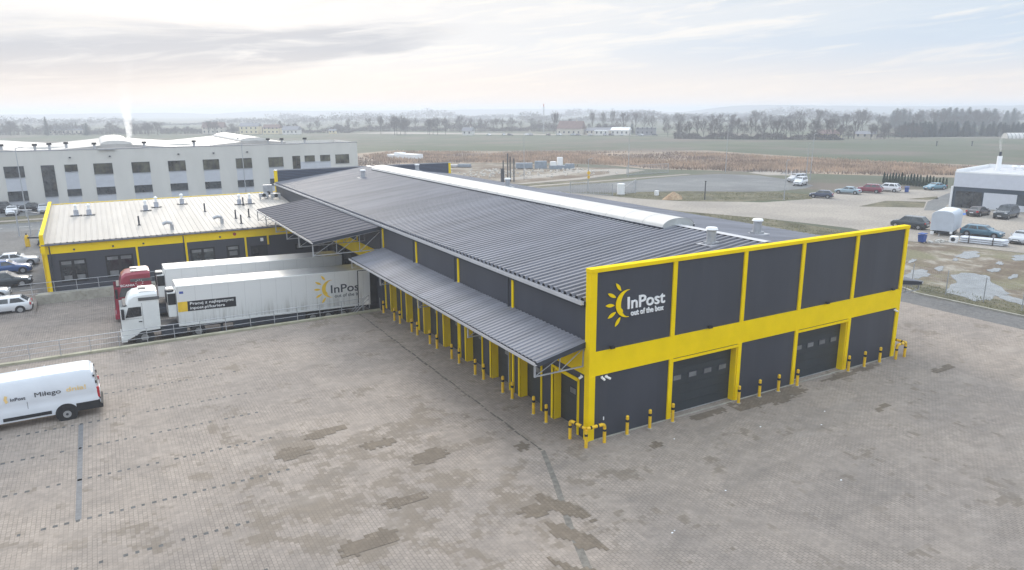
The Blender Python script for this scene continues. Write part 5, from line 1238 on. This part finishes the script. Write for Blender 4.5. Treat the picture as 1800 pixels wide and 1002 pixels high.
row(160,580,300,490,16,8,13,12,'pale hazy tree in the middle distance behind the rounded clumps','hazy trees of the middle distance',(0,1,2),0,1.2)
row(230,500,262,462,5,10,14,6,'hazy tree left of the red-roofed house','trees left of the red-roofed house')
for x,y,h in ((305,418,17.5),(310,412,17),(316,407,18.5),(275,425,17),(281,430,17),(300,440,12)): put('b',3,x,y,h,'tall bare slender tree rising above the white houses','tall slender trees above the houses',.8)
row(286,400,312,375,6,7,10,4,'dark tree behind the white houses','dark trees behind the white houses',(2,4),.35)
put('b',4,290.5,318.5,9.5,'round dark bush-like tree standing alone right of the white houses',wide=1.1); put('b',2,294,313,8.5,'smaller dark tree next to the lone round tree right of the white houses')
row(272,292,326,222,26,9,13.5,5,'bare tree in the row along the far edge of the green field','bare trees along the far field edge',(0,1,2,2,4))
row(326,222,372,212,10,7,11,5,'bare orchard-like tree with a visible trunk left of the conifer wood','trees left of the conifer wood',(0,1,2))
row(352,222,380,215,7,7,9,5,'bushy tree at the left foot of the conifer wood','bushes at the conifer wood',(4,2),0,1.2)
row(384,226,425,210,44,7,9.5,5,'dark conifer in the wood left of the gap on the far right','conifers left of the gap',con=1)
row(431,205,447,188,24,6.5,9,4,'dark conifer in the wood right of the gap on the far right','conifers right of the gap',con=1)
row(560,350,700,318,34,13,18,10,'paler conifer in the second row behind the dark wood','conifers of the paler second row',con=.8)
row(438,176,452,150,5,17,21,4,'large hazy bare tree at the right edge of the skyline','large trees at the right edge',(2,4))
row(420,330,560,260,22,12,18,14,'pale hazy tree behind the bare row on the right','pale trees behind the right row',(0,1,2),0,1.2)
row(330,420,420,330,16,12,17,14,'very pale tree in the haze behind the row in the middle','pale trees in the middle haze',(0,1,2),0,1.2)
# far-off woods that read as one mass
def wood(name,label,ax,ay,bx,by,n,h,dep,seed):
    r=random.Random(seed); w=B(); dx,dy=bx-ax,by-ay; l=math.hypot(dx,dy); nx,ny=dy/l,-dx/l
    for i in range(n):
        f=r.random(); o=r.uniform(-dep,dep); x=ax+dx*f+nx*o; y=ay+dy*f+ny*o
        hh=h*(.6+.3*math.sin(f*23+seed)+.2*math.sin(f*61))*r.uniform(.5,1.1); s=h*.35*r.uniform(.5,1)
        for k in range(18):
            zc=hh*(.45+.5*r.random()); a=r.uniform(0,6.3); rr_=s*math.sqrt(r.random())*(1.15-abs(zc/hh-.6)); px,py=x+rr_*math.cos(a),y+rr_*math.sin(a); q=s*.30
            vs=[Vector((px,py,zc))+Vector((r.gauss(0,1),r.gauss(0,1),r.gauss(0,.8)))*q*.62 for _ in range(3)]
            w.add([(v.x,v.y,max(0,v.z)) for v in vs],[(0,1,2)])
        w.add([(x-.15,y,0),(x+.15,y,0),(x,y,hh*.7)],[(0,1,2)])
    return tag(w.o(name,twigm,None),label,'wood',kind='stuff')
wood('distant_wood','pale blue-grey woods fading in the haze below the sky',-900,1500,500,860,1900,15,40,1)
wood('distant_wood','hazy woods on the skyline behind the right fields',500,860,1100,430,1600,16,40,2)
wood('distant_wood','faintest belt of woods before the low hills',300,1500,1500,800,1600,21,60,3)

wood('hedgerow','low tangled scrub under the bare trees along the far field edge',272,292,326,222,900,5,4,7)
wood('hedgerow','scrub belt at the foot of the trees beyond the factory roof',-150,722,160,546,1500,8,12,8)
wood('hedgerow','scrub belt behind the village and the middle plain',160,600,345,440,1300,8,12,9)
wood('hedgerow','scrub behind the conifer wood on the far right',326,240,480,215,500,5,6,10)

# ---- far houses
brick=mat('far_plaster',(.55,.50,.42),.8,var=.1,scale=.2); tile=mat('tile_roof',(.17,.105,.09),.8,var=.15,scale=.5); slate=mat('grey_roof',(.20,.20,.22),.7); cream=mat('cream_plaster',(.70,.60,.38),.8)
def house(label,x,y,rz,l,d,h,rh,wm,rm,cat='house',chim=True,flat=False):
    t=thing('house',label,cat,(x,y,0),rz)
    B().box(-l/2,l/2,-d/2,d/2,0,h).o('wall',wm,t)
    if flat: rf=B().box(-l/2-.2,l/2+.2,-d/2-.2,d/2+.2,h,h+.35).o('roof',rm,t)
    else: rf=B().prism([(-d/2-.4,h-.1),(d/2+.4,h-.1),(0,h+rh)],'x',-l/2-.3,l/2+.3).o('roof',rm,t)
    if chim: B().box(l*.2,l*.2+.6,-.3,.3,h+rh*.5,h+rh+.8).o('chimney',brick,rf)
    n=max(2,int(l/3))
    for i in range(n):
        xx=-l/2+l*(i+.5)/n
        for zz in ([1.2] if h<4.5 else [1.2,4.0]): B().box(xx-.5,xx+.5,-d/2-.05,-d/2,zz,zz+1.3).o('window',glassd,t)
    return t
house('low hazy farmhouse right of the tallest far left conifer',-38,655,-.4,26,9,3.4,3.2,brick,slate)
house('cream house, leftmost of the pale cluster beyond the factory',84,556,-.5,14,9,6,2.4,cream,slate)
house('cream house with a low roof beside the leftmost cream house',98,545,-.5,12,9,4.6,2.6,cream,tile)
house('white house at the right end of the pale cluster beyond the factory',110,535,-.6,12,8,3.4,2.6,facw,slate)
house('hazy brown-roofed house behind the small poles at the left',62,585,-.4,16,10,5,4,brick,tile)
house('small lone shed on the far plain left of the rounded clumps',137,520,-.6,5,4,2.4,1.2,cream,slate,'shed',False)
house('big reddish-roofed house in the village at centre right',264,386,-.9,17,12,4.2,5.0,brick,tile)
house('low grey-roofed barn right of the red-roofed house',279,374,-.9,18,8,2.8,2,brick,slate,'barn',False)
house('white two-part house in the middle of the village',284,357,-.9,12,8,3.4,1.8,facw,sign_w)
house('flat white garage block left of the white village house',273,363,-.9,9,6,3,0,facw,sign_w,'garage',False,True)
house('dark flat-roofed workshop at the right end of the village',296,346,-.9,12,8,4.6,0,slate,slate,'workshop',False,True)
house('small grey house left end of the village row',204,424,-.8,7,6,3,2.4,facw,slate)
house('pale orange house half hidden in the bare trees on the right',330,233,-1.1,12,8,3.0,2.2,cream,tile)
house('grey farm shed low behind the right bare trees',352,226,-1.1,10,7,2.6,1.6,brick,slate,'barn',False)
# greenhouse with arched white frames
gh=thing('polytunnel','white arched polytunnel at the far right before the conifer wood','greenhouse',(409,181.5,0),math.radians(-35)); 
B().loft([[(x,-3.4*math.cos(pi*i/12),3.0*math.sin(pi*i/12)) for i in range(13)] for x in (-1,11)],closed=False).o('cover',poly,gh,smooth=True)
for k in range(7): B().loft([[(x,-3.45*math.cos(pi*i/12),3.05*math.sin(pi*i/12)) for i in range(13)] for x in (-1+k*2-.15,-1+k*2+.1)],closed=False,caps=False).o('hoop',dark,gh)
# village yard cars: small copies
vc=[P_white,P_silver,P_black,P_red,P_lblue]; k=0
vproto=None
protoC={}
for i in range(15):
    f=i/14; x=214+(292-214)*f+U(-3,3); y=411+(336-411)*f+U(-3,3)
    key=i%3
    lab='%s car parked in the village row across the green field'%(('white','silver','black')[key])
    grp='%s cars in the village row'%(('white','silver','black')[key])
    if key not in protoC:
        c=car('hatch',vc[key],lab,(x,y,0),U(0,6),group=grp); protoC[key]=c
    else:
        reg(None); dup(protoC[key],(x,y,0),U(0,6),lab,grp)
# marker posts in the field
for i,(x,y,l) in enumerate(((299.5,156,'short dark post standing alone in the right field, left one'),(311,147.3,'short dark post standing alone in the right field, right one'))):
    t=thing('field_post',l,'post',(x,y,0)); B().tube((0,0,0),(0,0,1.9),.22,n=8).o('post',dark,t); B().box(-.3,.3,-.3,.3,1.9,2.1).o('cap',black,t)
# red and white mast
t=thing('radio_mast','thin lattice mast with red bands rising from the village','mast',(268,428,0))
w=B()
for i in range(9): 
    z0_,z1_=i*2.1,(i+1)*2.1
    for a in range(3):
        p=Vector((.5*math.cos(a*2.09),.5*math.sin(a*2.09),z0_)); q=Vector((.5*math.cos((a+1)*2.09),.5*math.sin((a+1)*2.09),z1_)); w.bar(p,q,.08); w.bar(p,p+Vector((0,0,2.1)),.1)
w.o('lattice',steel,t); B().tube((0,0,18.9),(0,0,21),.25,n=6).o('red_top',lred,t)

# ================================================================== smoke and haze
def volmat(name,col,dens,aniso=0,soft=False):
    m=bpy.data.materials.new(name); m.use_nodes=True; t=m.node_tree; t.nodes.clear()
    o=t.nodes.new('ShaderNodeOutputMaterial'); v=t.nodes.new('ShaderNodeVolumePrincipled'); v.inputs['Color'].default_value=(*col,1); v.inputs['Density'].default_value=dens; v.inputs['Anisotropy'].default_value=aniso
    t.links.new(v.outputs[0],o.inputs['Volume'])
    if soft:
        n=noise(t,.35,5,.6); r=rng(t,n,.42,.70,0,dens); t.links.new(r,v.inputs['Density'])
    return m
def plume(name,label,base,top,r0,r1,d0,d1,seed,zk):
    r=random.Random(seed); w=B(); rings=[]; n=22
    for k in range(n+1):
        f=k/n; c=Vector(base).lerp(Vector(top),f)+Vector((math.sin(f*7+seed)*r1*.3*f,0,0)); rr_=r0+(r1-r0)*f**.8*(1 if f<.85 else (1-(f-.85)*5))
        rings.append([(c.x+rr_*(1+.18*math.sin(3*a+k*.7))*math.cos(a),c.y+rr_*(1+.18*math.cos(2*a+k))*math.sin(a),c.z) for a in [2*pi*i/14 for i in range(14)]])
    w.loft(rings); m=volmat(name+'_vol',(.99,.99,.99),d0,.55); t=m.node_tree; v=[q for q in t.nodes if q.type=='PRINCIPLED_VOLUME'][0]
    g=mnode(t,'ShaderNodeNewGeometry'); sp=mnode(t,'ShaderNodeSeparateXYZ'); t.links.new(g.outputs['Position'],sp.inputs[0])
    fall=rng(t,sp.outputs[2],base[2],zk,d0,d1); fade=rng(t,sp.outputs[2],top[2],top[2]*.75+base[2]*.25,0,1)
    nz=rng(t,noise(t,1.2/r1*1.2,6,.65,dist=.6),.36,.66,.05,1)
    t.links.new(mul(t,mul(t,fall,fade),nz),v.inputs['Density'])
    ob=w.o(name,m,None,smooth=True); return tag(ob,label,'smoke',kind='stuff')
plume('smoke','white steam plume rising from the factory roof behind the left skylight',(-13.4,150,10.3),(-12.4,150,30),.45,1.7,1.3,.04,2,20)
plume('smoke','thin white smoke from the chimney of the right white building',(113.3,38.5,8.9),(112.8,38.8,13),.12,.4,2.0,.2,5,11.5)
hzb=B().box(-5200,5200,-900,5200,-2.6,32.5)
hz=hzb.o('haze',volmat('haze_vol',(.85,.90,1.0),.0007,aniso=.3),None); hz['kind']='stuff'; hz['label']='even winter haze over the whole place'; hz['category']='haze'
